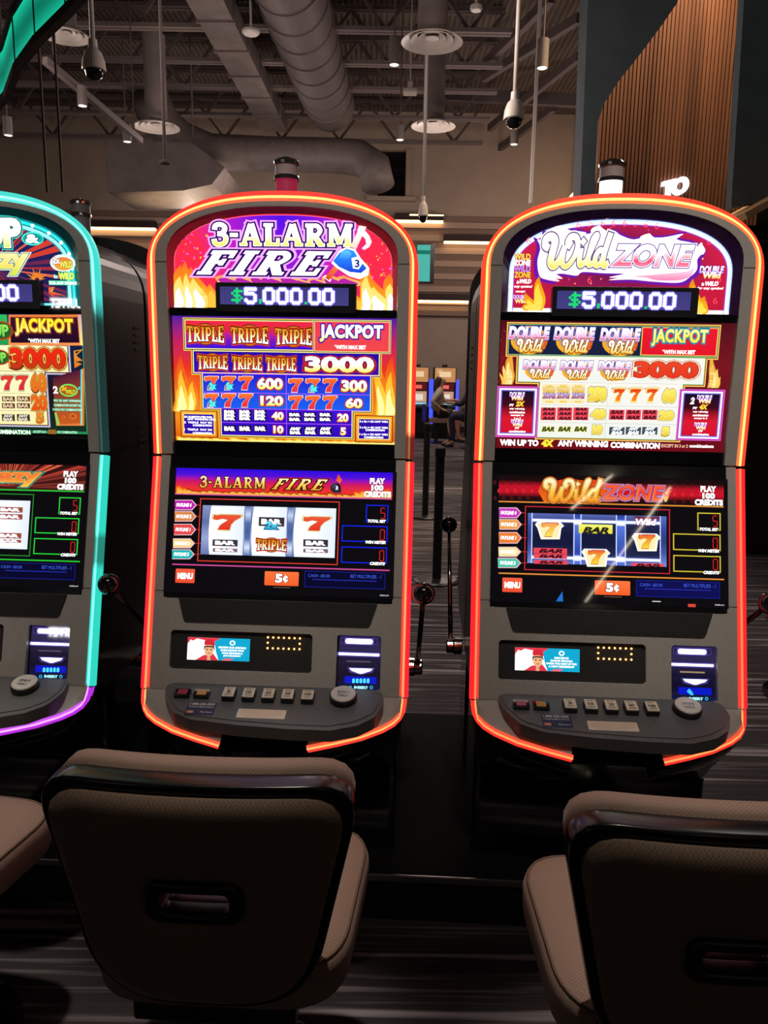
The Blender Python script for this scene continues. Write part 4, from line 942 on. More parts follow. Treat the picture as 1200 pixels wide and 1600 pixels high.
    for t, y, wd in (('PLAY', 172, 148), ('100', 238, 118), ('CREDITS', 302, 268)): A.text(t, 1010, y + (5 if th == 'wild' else 0), wd, 58, WH, 7, [(.05, C('501020'))], .06)
    A.w('D'); A.rect(100, 1032, 282, 1176, [C('f86040'), C('f05030')], 4, r=.003); A.text('MENU', 192, 1105, 150, 62, WH, 5, [(.04, C('c03018'))], .06)
    A.w('E'); A.rect(-98, 1058, 232, 1206, [C('ff7840'), C('f86028')], 4, r=.003); A.text('5', 40, 1128, 70, 86, WH, 5, [(.05, C('803010'))], .05); A.text('c', 104, 1134, 46, 54, WH, 5, [(.05, C('803010'))], .05); A.rect(101, 1098, 108, 1172, WH, 6)
    A.rect(-15 , 1214, 150, 1224, C('806050'), 4)
    A.frame(295, 1055, 1082, 1236, .0008, C('2030d0'), 4); A.rect(300, 1060, 1077, 1231, C('06062c') if th != 'wild' else C('0c0c50'), 3)
    A.text('CASH -$0.00', 435, 1105, 215, 34, C('4060e8'), 5, (), .0); A.text('BET MULTIPLIER - 1', 895, 1112, 300, 34, C('4060e8'), 5, (), .0); A.rect(370, 1142, 1000, 1154, C('2838c0'), 4)
    A.text('DISPLAY', 1080, 1297, 90, 13, C('e0e0e0'), 4, (), .02)
    if th == 'wild':
        A.w('D'); A.poly([(600, 1262), (665, 1165), (668, 1262)], C('2070d0'), 4); A.w('E'); A.rect(440, 1257, 520, 1268, C('e0e8d8'), 4); A.rect(778, 1285, 850, 1318, C('d84838'), 4, r=.001)
    A.build('screen_image', root)

# ------------------------------------------------------------------ slot machine hardware
def led_path(outer, inner, f, core_c, out_c, dark=None, depth=.014):
    """two-band light strip between an outer and an inner line (lists of 3-D points)"""
    mb = MB(); 
    for k in range(len(outer)):
        o, i = Vector(outer[k]), Vector(inner[k]); mid = o.lerp(i, .46) + f * .006; back = o - f * depth
        tt = dark(k / (len(outer) - 1), o) if dark else 1.0
        co = tuple(x * tt + .01 * (1 - tt) for x in out_c); cc = tuple(x * tt + .02 * (1 - tt) for x in core_c)
        in2 = o.lerp(i, .54) + f * .006; in3 = o.lerp(i, .70) + f * .005
        edge = tuple(x * .95 for x in lerp(co, cc, .14))
        for p, c in ((back, co), (o, co), (mid, co), (in2, cc), (in3, cc), (o.lerp(i, .78) + f * .005, edge), (i, edge)): mb.vert(p, c)
    for k in range(len(outer) - 1):
        for j in range(6): a = k * 7 + j; mb.face((a, a + 1, a + 8, a + 7))
    return mb

STRIP = [(.358, -.170, .690), (.357, -.178, .675), (.354, -.188, .660), (.344, -.205, .645), (.328, -.223, .635), (.300, -.243, .626), (.246, -.270, .615), (.180, -.292, .606), (.115, -.310, .598)]
TH = {'fire': dict(core=(2.6, 1.05, .30), out=(1.25, .045, .03), core2=(1.9, .42, .13), out2=(1.25, .02, .04), core3=(2.2, .6, .16), out3=(1.3, .06, .04), rev='reveal_red'),
      'wild': dict(core=(2.6, 1.25, .32), out=(1.3, .075, .03), core2=(1.8, .25, .09), out2=(1.25, .02, .03), core3=(2.4, .45, .12), out3=(1.3, .04, .03), rev='reveal_purple'),
      'crazy': dict(core=(.55, 2.2, 2.0), out=(.06, .75, .65), core2=(.35, 2.0, 1.7), out2=(.03, .70, .55), core3=(1.8, .55, 2.4), out3=(.5, .03, .8), rev='reveal_teal')}
LABELS = {'fire': 'red-lit three-reel slot machine with flame artwork and a blue fire helmet sign', 'wild': 'red-lit slot machine headed by white lettering in flames over a white pay table', 'crazy': 'teal-lit slot machine at the left edge, purple light along its lower rim'}

def flatdown(p): return Vector((p[0], p[1], p[2] - ZB))
def slot_machine(m, th):
    T = TH[th]; root = empty('slot_machine', (MPOS[m][0], MPOS[m][1], ZB), BANK, LABELS[th], 'slot machine')
    # cabinet hull
    mb = MB(); mb.prism([arch(.345, 1.735, .20, 1.30, 2.6)], lambda a, b, n: Vector((a, n, b - ZB)), .052, .37)
    side = [(.03, 1.31), (-.112, .72), (-.06, .64), (.37, .64), (.37, 1.31)]
    mb.prism([side], lambda a, b, n: Vector((n, a, b - ZB)), -.345, .345)
    mb.build('cabinet_body', 'black', root, bevel=.008)
    for k in range(4):
        for z0 in (1.66, 1.36): v = MB(); v.box((.346, .30, z0 - ZB - .022 * k), (.004, .045, .006)); v.build('vent', 'grille', root)
    b = MB(); b.prism([rrect(-.33, .09 - .12, .33, .30, .02)], lambda a, bb, n: Vector((a, bb, n)), 0, .64 - ZB); 
    b.build('pedestal', 'gloss', root)
    # black backing of the displays
    bk = MB(); bk.prism([arch(.312, 1.826, .145, 1.306)], UPF, -.048, -.022)
    bk.prism([[(-.312, 0.0), (.312, 0.0), (.312, -.40), (-.312, -.40)]], LOF, -.045, -.012)
    bk.build('display_backing', 'black', root)
    for z0_, z1_, n_ in ((1.680, 1.701, -.002), (1.309, 1.343, -.006)): dv = MB(); dv.prism([rrect(-.303, z0_, .303, z1_, .003, 3)], UPF, -.02, n_); dv.build('display_divider', 'dark_glass', root)
    # upper bezel
    mb = MB(); o = arch(.337, 1.822, .150, 1.309); i = arch(.306, 1.828, .131, 1.309)
    ring = o + i[::-1]
    mb.prism([ring], UPF, -.05, .002); mb.build('upper_bezel', 'grey', root, bevel=.0025)
    rv = MB(); o2 = arch(.3055, 1.828, .1305, 1.70); i2 = arch(.289, 1.802, .138, 1.70)
    rv.loft([[UPF(p[0], p[1], -.001) for p in o2], [UPF(p[0], p[1], -.0165) for p in i2]]); rv.build('sign_reveal', T['rev'], root, smooth=False, recalc=False)
    # shoulder seams
    for s in (-1, 1):
        sm = MB(); sm.box((s * .3215, -.0022, 1.818 - ZB), (.030, .001, .0016)); sm.build('seam', 'matte', root)
        sm = MB(); sm.box(LOF(s * .3235, -.374, .0022), (.026, .001, .0016)); sm.build('seam', 'matte', root)
    # lower face with openings
    tr = rrect(-.286, -.583, .100, -.479, .010); bl = rrect(.166, -.6225, .285, -.478, .008)
    outer = [(.337, -.002), (.337, -.637), (-.337, -.637), (-.337, -.002), (-.311, -.002)] + round_poly([(-.311, -.392), (.311, -.392)], 0)[:1] + [(.311, -.392), (.311, -.002)]
    mb = MB(); mb.prism([outer, tr, bl], LOF, -.03, .002); mb.build('lower_face', 'grey', root, bevel=.0025)
    # screen bezel
    sb = MB(); sb.prism([round_poly([(-.309, -.004), (-.309, -.391), (.309, -.391), (.309, -.004)], [.004, .012, .012, .004])], LOF, -.02, .004)
    so = sb.build('main_screen', 'gloss', root, bevel=.002); screen(so, th)
    sp = MB(); sp.prism([round_poly([(-.268, -.393), (-.250, -.455), (.252, -.455), (.272, -.393)], [.002, .012, .012, .002])], LOF, .0, .007); sp.build('speaker_grille', 'grille', root, bevel=.003)
    # player tracking panel
    tp = MB(); tp.prism([rrect(-.288, -.585, .102, -.477, .011)], LOF, -.024, -.010); tpo = tp.build('tracking_panel', 'matte', root)
    A = Art(1, 'l', -.0095).w('F'); q = A.corners(215, 105, 855, 362)
    A.lrect(*q, C('10a8d0', 1.05), 0); wq = q[2] - q[0]; hq = q[3] - q[1]
    L_ = lambda x, y: (q[0] + wq * x, q[3] - hq * y)
    A.lpoly([L_(0, 0), L_(.45, 0), L_(.43, .2), L_(.46, .62), L_(.5, .95), L_(.5, 1), L_(0, 1)], WH, 1); A.lpoly([L_(0, 0), L_(.52, 0), L_(.44, .16), L_(.28, .12), L_(.15, .05), L_(.08, .16), L_(.05, .1), L_(.0, .3)], C('e83848'), 2)
    A.lpoly([L_(.14, 1), L_(.26, .78), L_(.42, .7), L_(.5, .98), L_(.5, 1)], C('e03848'), 3); A.lpoly([L_(.29, .2), L_(.43, .22), L_(.44, .36), L_(.28, .34)], C('c82030'), 3)
    A.ldisc(*L_(.35, .56), wq * .075, hq * .27, C('e8b080', 1.1), 4); A.lpoly([L_(.27, .36), L_(.43, .36), L_(.45, .6), L_(.41, .42), L_(.29, .42), L_(.26, .6)], C('402028'), 5); A.lpoly([L_(.27, .14), L_(.35, .05), L_(.43, .14), L_(.44, .32), L_(.27, .32)], C('d82838'), 5)
    for dx in (.32, .385): A.ldisc(*L_(dx, .52), wq * .014, hq * .03, C('402028'), 6, 8)
    A.lrect(*L_(.33, .71), *L_(.375, .68), C('b84848'), 6); A.lpoly([L_(.33, .8), L_(.37, .8), L_(.38, 1), L_(.32, 1)], C('e8b080'), 4)
    A.ldisc(*L_(.72, .2), wq * .045, hq * .11, WH, 2); A.ldisc(*L_(.72, .2), wq * .028, hq * .07, C('40b8d8'), 3)
    if th == 'wild': rows = (('RECEIVE', .22), ('DINING SPECIALS', .34), ('WHEN YOU SIGN UP FOR', .48), ('A NEW MEMBERSHIP', .40))
    else: rows = (('RECEIVE OUR SPECIALS', .44), ('WHEN SIGNING YOUR', .38), ('YOUR REWARDS &', .34), ('JOIN MEMBERSHIP', .28))
    for k, (t, ww) in enumerate(rows): p = L_(.72, .41 + .125 * k); A.ltext(t, p[0], p[1], wq * ww, hq * .085, WH, 2, (), .04)
    A.lpoly([L_(.55, 1), L_(.6, .9), L_(.75, .88), L_(.7, 1)], C('e87080'), 2)
    A.build('player_screen', tpo)
    A.w('F'); d0 = A.L(1052, 108); A.w('G'); d1 = A.L(248, 232)
    dots = [(k / 6, 0) for k in range(7)] + [(0, .5), (1, .5)] + [(k / 6, 1) for k in range(7)]
    first = None
    for u, v_ in dots:
        p = LOF(d0[0] + (d1[0] - d0[0]) * u, d0[1] + (d1[1] - d0[1]) * v_, -.008)
        if first is None:
            e = MB(); e.ball((0, 0, 0), .0027, 10, 6); first = e.build('amber_light', 'amber', tpo); o = first
        else: o = first.copy(); COL.objects.link(o)
        o.location = p
    # bill acceptor
    ba = MB(); ba.prism([rrect(.164, -.6245, .287, -.476, .009)], LOF, -.028, -.014)
    bo = ba.build('bill_acceptor', 'gloss', root)
    A = Art(1, 'l', -.0135).w('G')
    A.rect(665, 80, 1100, 680, [C('241c40'), C('302850'), C('181430'), C('100c28'), C('101848')], 0)
    A.frame(682, 108, 1062, 188, .0007, C('6050b0'), 1)
    for x0, x1, y, h, c in ((728, 1012, 152, 56, (2.6, 2.5, 2.9)), (655, 1082, 288, 34, (2.6, 2.5, 2.9))): q = A.corners(x0, y - h / 2 - 3, x1, y + h / 2 + 3); A.lrect(*q, c, 2, r=(q[3] - q[1]) * .45); A.lrect(q[0] - .003, q[1] - .003, q[2] + .003, q[3] + .003, C('5848a8'), 1, r=.004)
    A.rect(740, 350, 990, 375, C('50485c') if th != 'wild' else C('a08868'), 1)
    A.poly([(768, 432), (1012, 440), (990, 462), (900, 490), (870, 488), (790, 458)], (2.6, 2.5, 2.9), 2); A.poly([(745, 422), (1035, 430), (1010, 478), (890, 506), (770, 476)], C('483c90'), 1)
    A.rect(720, 515, 1050, 600, C('0818c8'), 1)
    if th != 'wild':
        for k in range(5): A.text('8', 812 + 38 * k, 565, 30, 50, C('50e8ff', 1.2), 2, (), .04)
    else: A.poly([(800, 560), (825, 530), (855, 560), (870, 600), (840, 600)], C('40b8ff', 1.2), 2)
    A.poly([(745, 595), (1040, 605), (1025, 668), (740, 655)], C('101830'), 2); A.text('INSERT', 890, 635, 145, 30, C('a0f0ff', 1.3), 3, (), .06)
    for x in (778, 998): A.disc(x, 635, 34, 36, C('40c0ff'), 3); A.disc(x, 635, 18, 20, C('101830'), 4)
    A.build('bill_lights', bo)
    # apron + bumper
    def sym(s): return [Vector((s * p[0], p[1], p[2] - ZB)) for p in STRIP]
    for s in (-1, 1):
        mb = MB(); R = sym(s); top = [LOF(max(-.337, min(.337, p.x * .945)), -.637, 0) for p in R]; inn = [p + Vector((-s * .012 if k < 3 else -s * .004, .004, .012)) for k, p in enumerate(R)]
        mb.loft([top, [a.lerp(b_, .5) + Vector((0, -.006, .004)) for a, b_ in zip(top, inn)], inn]); mb.build('lower_apron', 'grey', root, smooth=True)
    for s in (-1, 1):
        mb = MB(); R = sym(s); mb.loft([R, [Vector((p.x * .99, p.y + .004, p.z - .018)) for p in R], [Vector((p.x * .97, p.y + .035, p.z - .055)) for p in R], [Vector((p.x * .9, -.03 + .35 * (p.y + .17), .42 - ZB)) for p in R]]); mb.build('bumper', 'gloss', root, smooth=True)
    mb = MB(); mb.loft([[LOF(-.115, -.637, -.002), LOF(.115, -.637, -.002)], [Vector((-.115, -.17, .60 - ZB)), Vector((.115, -.17, .60 - ZB))], [Vector((-.11, -.04, .45 - ZB)), Vector((.11, -.04, .45 - ZB))]])
    for s in (-1, 1): mb.poly([(s * .115, -.310, .598 - ZB), (s * .115, -.17, .69 - ZB), (s * .115, -.10, .58 - ZB), (s * .112, -.2, .50 - ZB)])
    mb.build('belly_recess', 'black', root)
    lk = MB(); lk.lathe([(.011, 0), (.011, .004), (.008, .006), (.0, .006)], (.125, -.285, .625 - ZB), (0, -.7, .7), 16); lk.build('lock', 'chrome', root)
    # light strips
    fy = Vector((0, -1, 0)); oo = arch(.360, 1.797, .200, 1.309, k=44); ii = arch(.337, 1.822, .150, 1.309, k=44)
    if th == 'crazy': dk = lambda t, p: 1.0 if p.z + ZB > 1.72 else max(.04, min(1, (p.z + ZB - 1.66) / .06)) 
    elif th == 'fire': dk = lambda t, p: 1.0 if p.x < 0 else max(.12, min(1, (p.z + ZB - 1.372) / .012))
    else: dk = None
    # split the straight legs so the unlit stretches end cleanly
    def dens(P):
        a, b_ = P[0], P[1]; c, d = P[-2], P[-1]
        n_ = 26; return [lerp(a, b_, k / n_) for k in range(n_)] + P[1:-1] + [lerp(c, d, k / n_) for k in range(1, n_ + 1)]
    oo, ii = dens(oo), dens(ii)
    led_path([UPF(*p) for p in oo], [UPF(*p) for p in ii], fy, T['core'], T['out'], dk).build('arch_light', 'led', root, recalc=False)
    for s in (-1, 1):
        n_ = 30; O_ = [LOF(s * .361, -.006 - .630 * k / n_) for k in range(n_ + 1)]; I_ = [LOF(s * .3375, -.006 - .630 * k / n_) for k in range(n_ + 1)]
        dk2 = (lambda t, p: .35 if .36 < t < .5 else 1.0) if (th == 'crazy' and s > 0) else None
        led_path(O_, I_, NLV, T['core2'], T['out2'], dk2).build('side_light', 'led', root, recalc=False)
        R = sym(s); I2 = [p + Vector((-s * .020 if k < 3 else -s * .006, .002, .018 if k >= 3 else .004)) for k, p in enumerate(R)]
        led_path(R, I2, Vector((0, -.9, -.1)), T['core3'], T['out3']).build('rim_light', 'led', root, recalc=False)
    # button deck
    dz = Vector((0, -.195, -.05)).normalized(); dn = Vector((0, -dz.z, dz.y)); 
    if dn.z < 0: dn = -dn
    o3 = Vector((0, -.165, .708 - ZB))
    DK = lambda a, b_, n: o3 + Vector((a, 0, 0)) + dz * (-b_) + dn * n           # b_ is minus the distance towards the player
    plan = [(-.284, 0.0), (.166, 0.0), (.286, -.004), (.288, -.050), (.270, -.098), (.228, -.130), (.165, -.150), (.063, -.150), (-.062, -.143), (-.18, -.130), (-.232, -.106), (-.268, -.055)]
    plan = round_poly(plan, .04, 4)
    big = [(x * 1.025 + (.002 if x > 0 else -.001), y * 1.08 + (0 if y > -.01 else -.003)) for x, y in plan]
    mb = MB(); mb.prism([big], DK, -.036, .0); dko = mb.build('button_deck', 'deck', root, bevel=.010, seg=3)
    mb = MB(); mb.prism([plan], DK, .0, .0022); mb.build('deck_plate', 'deck', dko, bevel=.001)
    def small_text(mb_, t, a, b_, w, h, mi, n=.0008, base=.0, bold=.03):
        v, f, bb = glyph(t, bold); mx, my = (bb[0] + bb[2]) / 2, (bb[1] + bb[3]) / 2
        I = [mb_.vert(DK(a + (p[0] - mx) * w / (bb[2] - bb[0]), b_ + (p[1] - my) * h / (bb[3] - bb[1]), base + n)) for p in v]
        for ff in f: mb_.face([I[k] for k in ff], mi)
    yb = -.052
    for x, mt_ in ((-.231, 'rose_cap'), (-.180, 'amber_cap')):
        mb = MB(); mb.prism([rrect(x - .021, yb - .014, x + .021, yb + .016, .005)], DK, .001, .011, 0); mb.prism([rrect(x - .0125, yb - .008, x + .0125, yb + .012, .002)], DK, .011, .0125, 1)
        mb.build('service_button', ['gloss', mt_], dko, bevel=.002)
    for x, t in zip((-.107, -.0545, -.003, .048, .100), ('5', '10', '25', '50', '100')):
        mb = MB(); mb.prism([rrect(x - .0165, yb - .020, x + .0165, yb + .020, .003)], DK, .001, .017, 0); mb.prism([rrect(x - .0150, yb - .0185, x + .0150, yb + .0185, .002)], DK, .017, .0195, 1)
        small_text(mb, t, x, yb, .010 if len(t) == 1 else (.014 if len(t) == 2 else .018), .011, 2, .0006, .0195); small_text(mb, 'PLAY', x, yb + .0125, .016, .004, 2, .0006, .0195); small_text(mb, 'CREDITS', x, yb - .0115, .019, .0035, 2, .0006, .0195)
        mb.build('bet_button', ['black', 'cream', 'ink'], dko, recalc=False)
    mb = MB(); c0 = DK(.192, -.045, 0); mb.lathe([(.036, 0), (.036, .014), (.033, .018)], c0, dn, 32, 0); mb.lathe([(.0325, .016), (.0325, .021), (.030, .023), (0, .023)], c0, dn, 32, 1)
    small_text(mb, 'SPIN', .192, -.042, .030, .010, 2, .0006, .0232); small_text(mb, 'REELS', .192, -.056, .026, .007, 2, .0006, .0232)
    mb.build('spin_button', ['black', 'white', 'steel'], dko, recalc=False)
    mb = MB(); x0 = -.172 if th != 'wild' else -.150
    mb.prism([[(x0 - .034, -.128), (x0 + .040, -.128), (x0 + .040, -.080), (x0 - .034, -.080)]], DK, .0021, .0027, 0)
    small_text(mb, '1-888-230-3505', x0 + .003, -.086, .066, .009, 1, .0003, .0027); small_text(mb, 'PROBLEM GAMBLING HELPLINE', x0 + .003, -.097, .066, .005, 1, .0003, .0027, .01)
    mb.prism([rrect(x0 - .031, -.122, x0 - .012, -.112, .004)], DK, .0027, .0030, 2); small_text(mb, 'olg', x0 - .0215, -.117, .012, .006, 1, .0003, .003); small_text(mb, 'Play Smart', x0 + .020, -.117, .030, .006, 1, .0003, .0027)
    mb.build('helpline_sticker', ['navy', 'white', 'orange_print'], dko, recalc=False)
    mb = MB(); mb.prism([rrect(-.072, -.132, .052, -.098, .003)], DK, .0021, .0027, 0)
    for k in range(4): small_text(mb, 'MALFUNCTION VOIDS ALL PAYS AND PLAYS', -.010, -.104 - .0072 * k, .108 - .02 * (k == 3), .0034, 1, .0003, .0027, .0)
    mb.build('notice_label', ['cream', 'orange_print'], dko, recalc=False)
    # lever
    lv = MB(); lv.lathe([(.030, 0), (.030, .028), (.026, .032), (.026, .052), (.022, .056), (0, .056)], (.345, .35, .572 - ZB), (1, 0, 0), 24); lvb = lv.build('lever_hub', 'chrome', root, smooth=False, bevel=.001)
    kx = .412 if th == 'wild' else .395
    K = Vector((kx, -.12, .965 - ZB)); B0 = Vector((.385, .35, .59 - ZB))
    ar = MB(); ar.tube([B0, B0.lerp(K, .3) + Vector((0, 0, .01)), B0.lerp(K, .94)], [.009, .008, .0065], 12); ar.build('lever_arm', 'gloss', lvb, smooth=True)
    kn = MB(); kn.ball(K, .030, 24, 14); kn.lathe([(.012, 0), (.009, .02)], K + (B0 - K).normalized() * .045, (K - B0), 12); kn.build('lever_knob', 'gloss', lvb, smooth=True)
    tower(root, (-.002 if th != 'wild' else -.02, .10, 1.928 - ZB), 'tower_white' if th == 'wild' or th == 'crazy' else 'tower_red')
    sign_ = {'fire': sign_fire, 'wild': sign_wild, 'crazy': sign_crazy}[th](root); {'fire': table_fire, 'wild': table_wild, 'crazy': table_crazy}[th](root)
    jackpot_display(root)
    return root

def tower(root, o, low):
    mb = MB(); x, y, z = o; z0 = .0
    mb.lathe([(.036, 0), (.036, .022), (.030, .026)], (x, y, z), (0, 0, 1), 24); t = mb.build('tower_lamp', 'chrome', root)
    mb = MB(); mb.lathe([(.0295, .026), (.0295, .116)], (x, y, z), (0, 0, 1), 24); mb.build('lower_lens', low, t, smooth=False)
    mb = MB(); mb.lathe([(.034, .116), (.034, .124), (.032, .127)], (x, y, z), (0, 0, 1), 24); mb.build('chrome_ring', 'chrome', t)
    mb = MB(); mb.lathe([(.034, .155), (.035, .162), (.030, .168), (.012, .170), (.012, .174), (0, .174)], (x, y, z), (0, 0, 1), 24); mb.build('chrome_cap', 'chrome', t)
    mb = MB(); mb.lathe([(.031, .126), (.031, .156)], (x, y, z), (0, 0, 1), 24); mb.build('upper_lens', 'tower_grey', t, smooth=False)

def back_machine(m, label):
    """the neighbouring row's machine, seen from behind"""
    c, s = math.cos(BANK), math.sin(BANK); y0 = .765
    root = empty('slot_machine', (MPOS[m][0] - s * y0, MPOS[m][1] + c * y0, ZB), BANK + PI, label, 'slot machine')
    mb = MB(); mb.prism([arch(.345, 1.735, .20, 1.30, 2.6)], lambda a, b, n: Vector((a, n, b - ZB)), .052, .375)
    mb.prism([[(.03, 1.31), (-.112, .72), (-.06, .64), (.375, .64), (.375, 1.31)]], lambda a, b, n: Vector((n, a, b - ZB)), -.345, .345); mb.build('cabinet_body', 'black', root, bevel=.008)
    b = MB(); b.prism([rrect(-.33, -.03, .33, .30, .02)], lambda a, bb, n: Vector((a, bb, n)), 0, .64 - ZB); b.build('pedestal', 'gloss', root)
    mb = MB(); mb.prism([arch(.350, 1.797, .195, 1.309)], UPF, -.05, .0); mb.build('front_bezel', 'matte', root, bevel=.003)
    mb = MB(); mb.prism([[(.345, -.002), (.345, -.637), (-.345, -.637), (-.345, -.002)]], LOF, -.03, .0); mb.build('lower_face', 'matte', root, bevel=.003)
    for sx in (-1, 1):
        for k in range(4): v = MB(); v.box((sx * .346, .25, 1.62 - ZB - .022 * k), (.004, .04, .006)); v.build('vent', 'grille', root)
    lv = MB(); lv.lathe([(.030, 0), (.030, .028), (.026, .032), (.026, .052), (.022, .056), (0, .056)], (.345, .26, .592 - ZB), (1, 0, 0), 24); lvb = lv.build('lever_hub', 'chrome', root, bevel=.001)
    K = Vector((.398, .10, .995 - ZB)); B0 = Vector((.385, .26, .605 - ZB)); ar = MB(); ar.tube([B0, B0.lerp(K, .95)], [.009, .0065], 12); ar.build('lever_arm', 'chrome', lvb, smooth=True)
    kn = MB(); kn.ball(K, .030, 20, 12); kn.build('lever_knob', 'gloss', lvb, smooth=True)
    tower(root, (-.04, .12, 1.93 - ZB), 'tower_grey')
    return root

# ================================================================== SETTING
def struct(mb, name, mats, **k): return tag(mb.build(name, mats, **k), kind='structure')
ZR = 7.45
mb = MB(); mb.box((-2, 4, -.05), (34, 36, .1)); struct(mb, 'floor', 'carpet')
mb = MB(); mb.box((-2, 4.5, ZR + .1), (34, 36, .2)); struct(mb, 'ceiling', 'deck_roof')
YB = 19.5
win_c = [at_y(597, 262, YB), at_y(633, 309, YB)]
wx0, wx1, wz0, wz1 = win_c[0].x - .1, win_c[1].x, win_c[1].z, win_c[0].z + .4
mb = MB(); mb.prism([[(-19, 0), (15, 0), (15, ZR), (-19, ZR)], [(wx0, wz0), (wx1, wz0), (wx1, wz1), (wx0, wz1)]], lambda a, b, n: Vector((a, n, b)), YB, YB + .25); struct(mb, 'wall_back', 'wall')
mb = MB(); mb.box(((wx0 + wx1) / 2, YB + .2, (wz0 + wz1) / 2), (wx1 - wx0, .04, wz1 - wz0), 0)
mb.box(((wx0 + wx1) / 2, YB - .06, wz0 - .05), (wx1 - wx0 + .5, .2, .10), 1); mb.box((wx1 + .06, YB - .02, (wz0 + wz1) / 2), (.10, .08, wz1 - wz0), 1); struct(mb, 'window_1', ['night', 'wall'])
# banded upper wall
mb = MB(); zt, zb_ = 5.15, 2.95; nb = 15
for k in range(nb):
    z0 = zb_ + (zt - zb_) * k / nb; z1 = zb_ + (zt - zb_) * (k + 1) / nb
    if k % 2: mb.box((-2, YB - .05, (z0 + z1) / 2), (30, .10, z1 - z0 - .01), 0)
    else: mb.box((-2, YB - .02, (z0 + z1) / 2), (30, .04, z1 - z0 - .01), 1)
mb.box((-2, YB - .08, zb_ - .06), (30, .16, .12), 1); struct(mb, 'trim_1', ['slat_a', 'slat_b'])
mb = MB(); mb.box((-2, YB - .03, .1), (30, .06, .2)); struct(mb, 'baseboard_back', 'dark_brown')
mb = MB(); mb.box((4.55, 15.5, ZR / 2), (.5, 7.9, ZR)); struct(mb, 'wall_right', 'wall')

# dark bulkhead, wood cladding and the block to the right
def slab(name, pix, Y, t, mat, **k):
    P = [at_y(x, y, Y) for x, y in pix]; mb = MB(); mb.prism([[(p.x, p.z) for p in P]], lambda a, b, n: Vector((a, n, b)), Y, Y + t, 0); return struct(mb, name, mat, **k)
slab('wall_slate', [(921, -60), (917, 40), (906, 330), (930, 330), (931, 260), (934, 190), (945, 160), (968, 125), (1000, 85), (1030, 45), (1058, 5), (1075, -60)], 8.6, .35, 'teal_wall')
Yw = 9.3; wl, wr = at_y(925, 340, Yw), at_y(1140, 340, Yw)
mb = MB(); mb.box(((wl.x + wr.x) / 2 + .15, Yw + .2, 4.2), (wr.x - wl.x + .3, .3, 6.4), 1)
ns = 44
for k in range(ns):
    x = wl.x + .02 + (wr.x - wl.x + .25) * k / (ns - 1); mb.box((x, Yw, 4.2), (.030, .10, 6.4), 0)
struct(mb, 'wall_wood_slats', ['wood', 'wood_gap'])
slab('wall_right_block', [(1166, -60), (1160, 40), (1143, 312), (1143, 325), (1330, 285), (1330, -60)], 7.0, .12, 'teal_wall')
P = [at_y(1152, 347, 6.4), at_y(1330, 268, 6.4)]
mb = MB(); mb.bar((P[0].x, 6.9, P[0].z + .02), (P[1].x, 6.9, P[1].z + .1), 1.3, .05); struct(mb, 'trim_2', 'soffit')
a = at_y(1158, 350, 6.6); mb = MB(); mb.box((a.x + 1.3, 7.4, a.z / 2), (2.6, 1.5, a.z)); struct(mb, 'wall_dark_recess', 'dark_brown')

# ================================================================== BANK OF MACHINES
cB, sB = math.cos(BANK), math.sin(BANK)
mb = MB(); mb.prism([[(-2.05, -.135), (1.235, -.135), (1.235, .90), (-2.05, .90)]], lambda a, b, n: Vector((a, b, n)), 0, ZB, 0)
mb.box((-.41, -.138, ZB - .014), (3.29, .012, .022), 1)
pl = mb.build('machine_plinth', ['plinth', 'steel'], bevel=.003, loc=(MPOS[1][0], MPOS[1][1], 0), rot=(0, 0, BANK))
tag(pl, 'long low black plinth with a metal edge under the row of slot machines', 'plinth')
for m, th in ((1, 'fire'), (2, 'wild'), (0, 'crazy')): slot_machine(m, th)
back_machine(0, 'dark slot machine seen from behind, back to back with the teal-lit one')
back_machine(1, 'dark slot machine back to back with the fire helmet one, hidden behind it')
back_machine(2, 'dark slot machine back to back with the white lettered one, chrome lever in the gap')

# ================================================================== CHAIRS
def pad_rings(outer, hole, f, n0, n1, bulge, mb, mi=0, K=7):
    N = len(outer); rows = []
    for k in range(K + 1):
        t = k / K; s = math.sin(PI * min(1, t * 1.0)) ** .5 if 0 < t < 1 else 0
        rows.append([f(o[0] + (h[0] - o[0]) * t, o[1] + (h[1] - o[1]) * t, n1 + bulge * s) for o, h in zip(outer, hole)])
    back = [[f(o[0] + (h[0] - o[0]) * t, o[1] + (h[1] - o[1]) * t, n0) for o, h in zip(outer, hole)] for t in (1, 0)]
    mb.loft(rows + back + [rows[0]], mi, True)
def resample(P, N, start=0):
    L = [0]
    for i in range(len(P)): L.append(L[-1] + math.dist(P[i], P[(i + 1) % len(P)]))
    out = []
    for k in range(N):
        d = L[-1] * k / N; i = max(j for j in range(len(P)) if L[j] <= d + 1e-9); t = (d - L[i]) / max(1e-9, L[i + 1] - L[i]); out.append(lerp(P[i], P[(i + 1) % len(P)], t))
    # rotate so index 0 has angle closest to +x
    c = (sum(p[0] for p in out) / N, sum(p[1] for p in out) / N)
    j = min(range(N), key=lambda q: abs(math.atan2(out[q][1] - c[1], out[q][0] - c[0]))); out = out[j:] + out[:j]
    if math.atan2(out[3][1] - c[1], out[3][0] - c[0]) < 0: out = [out[0]] + out[1:][::-1]
    return out
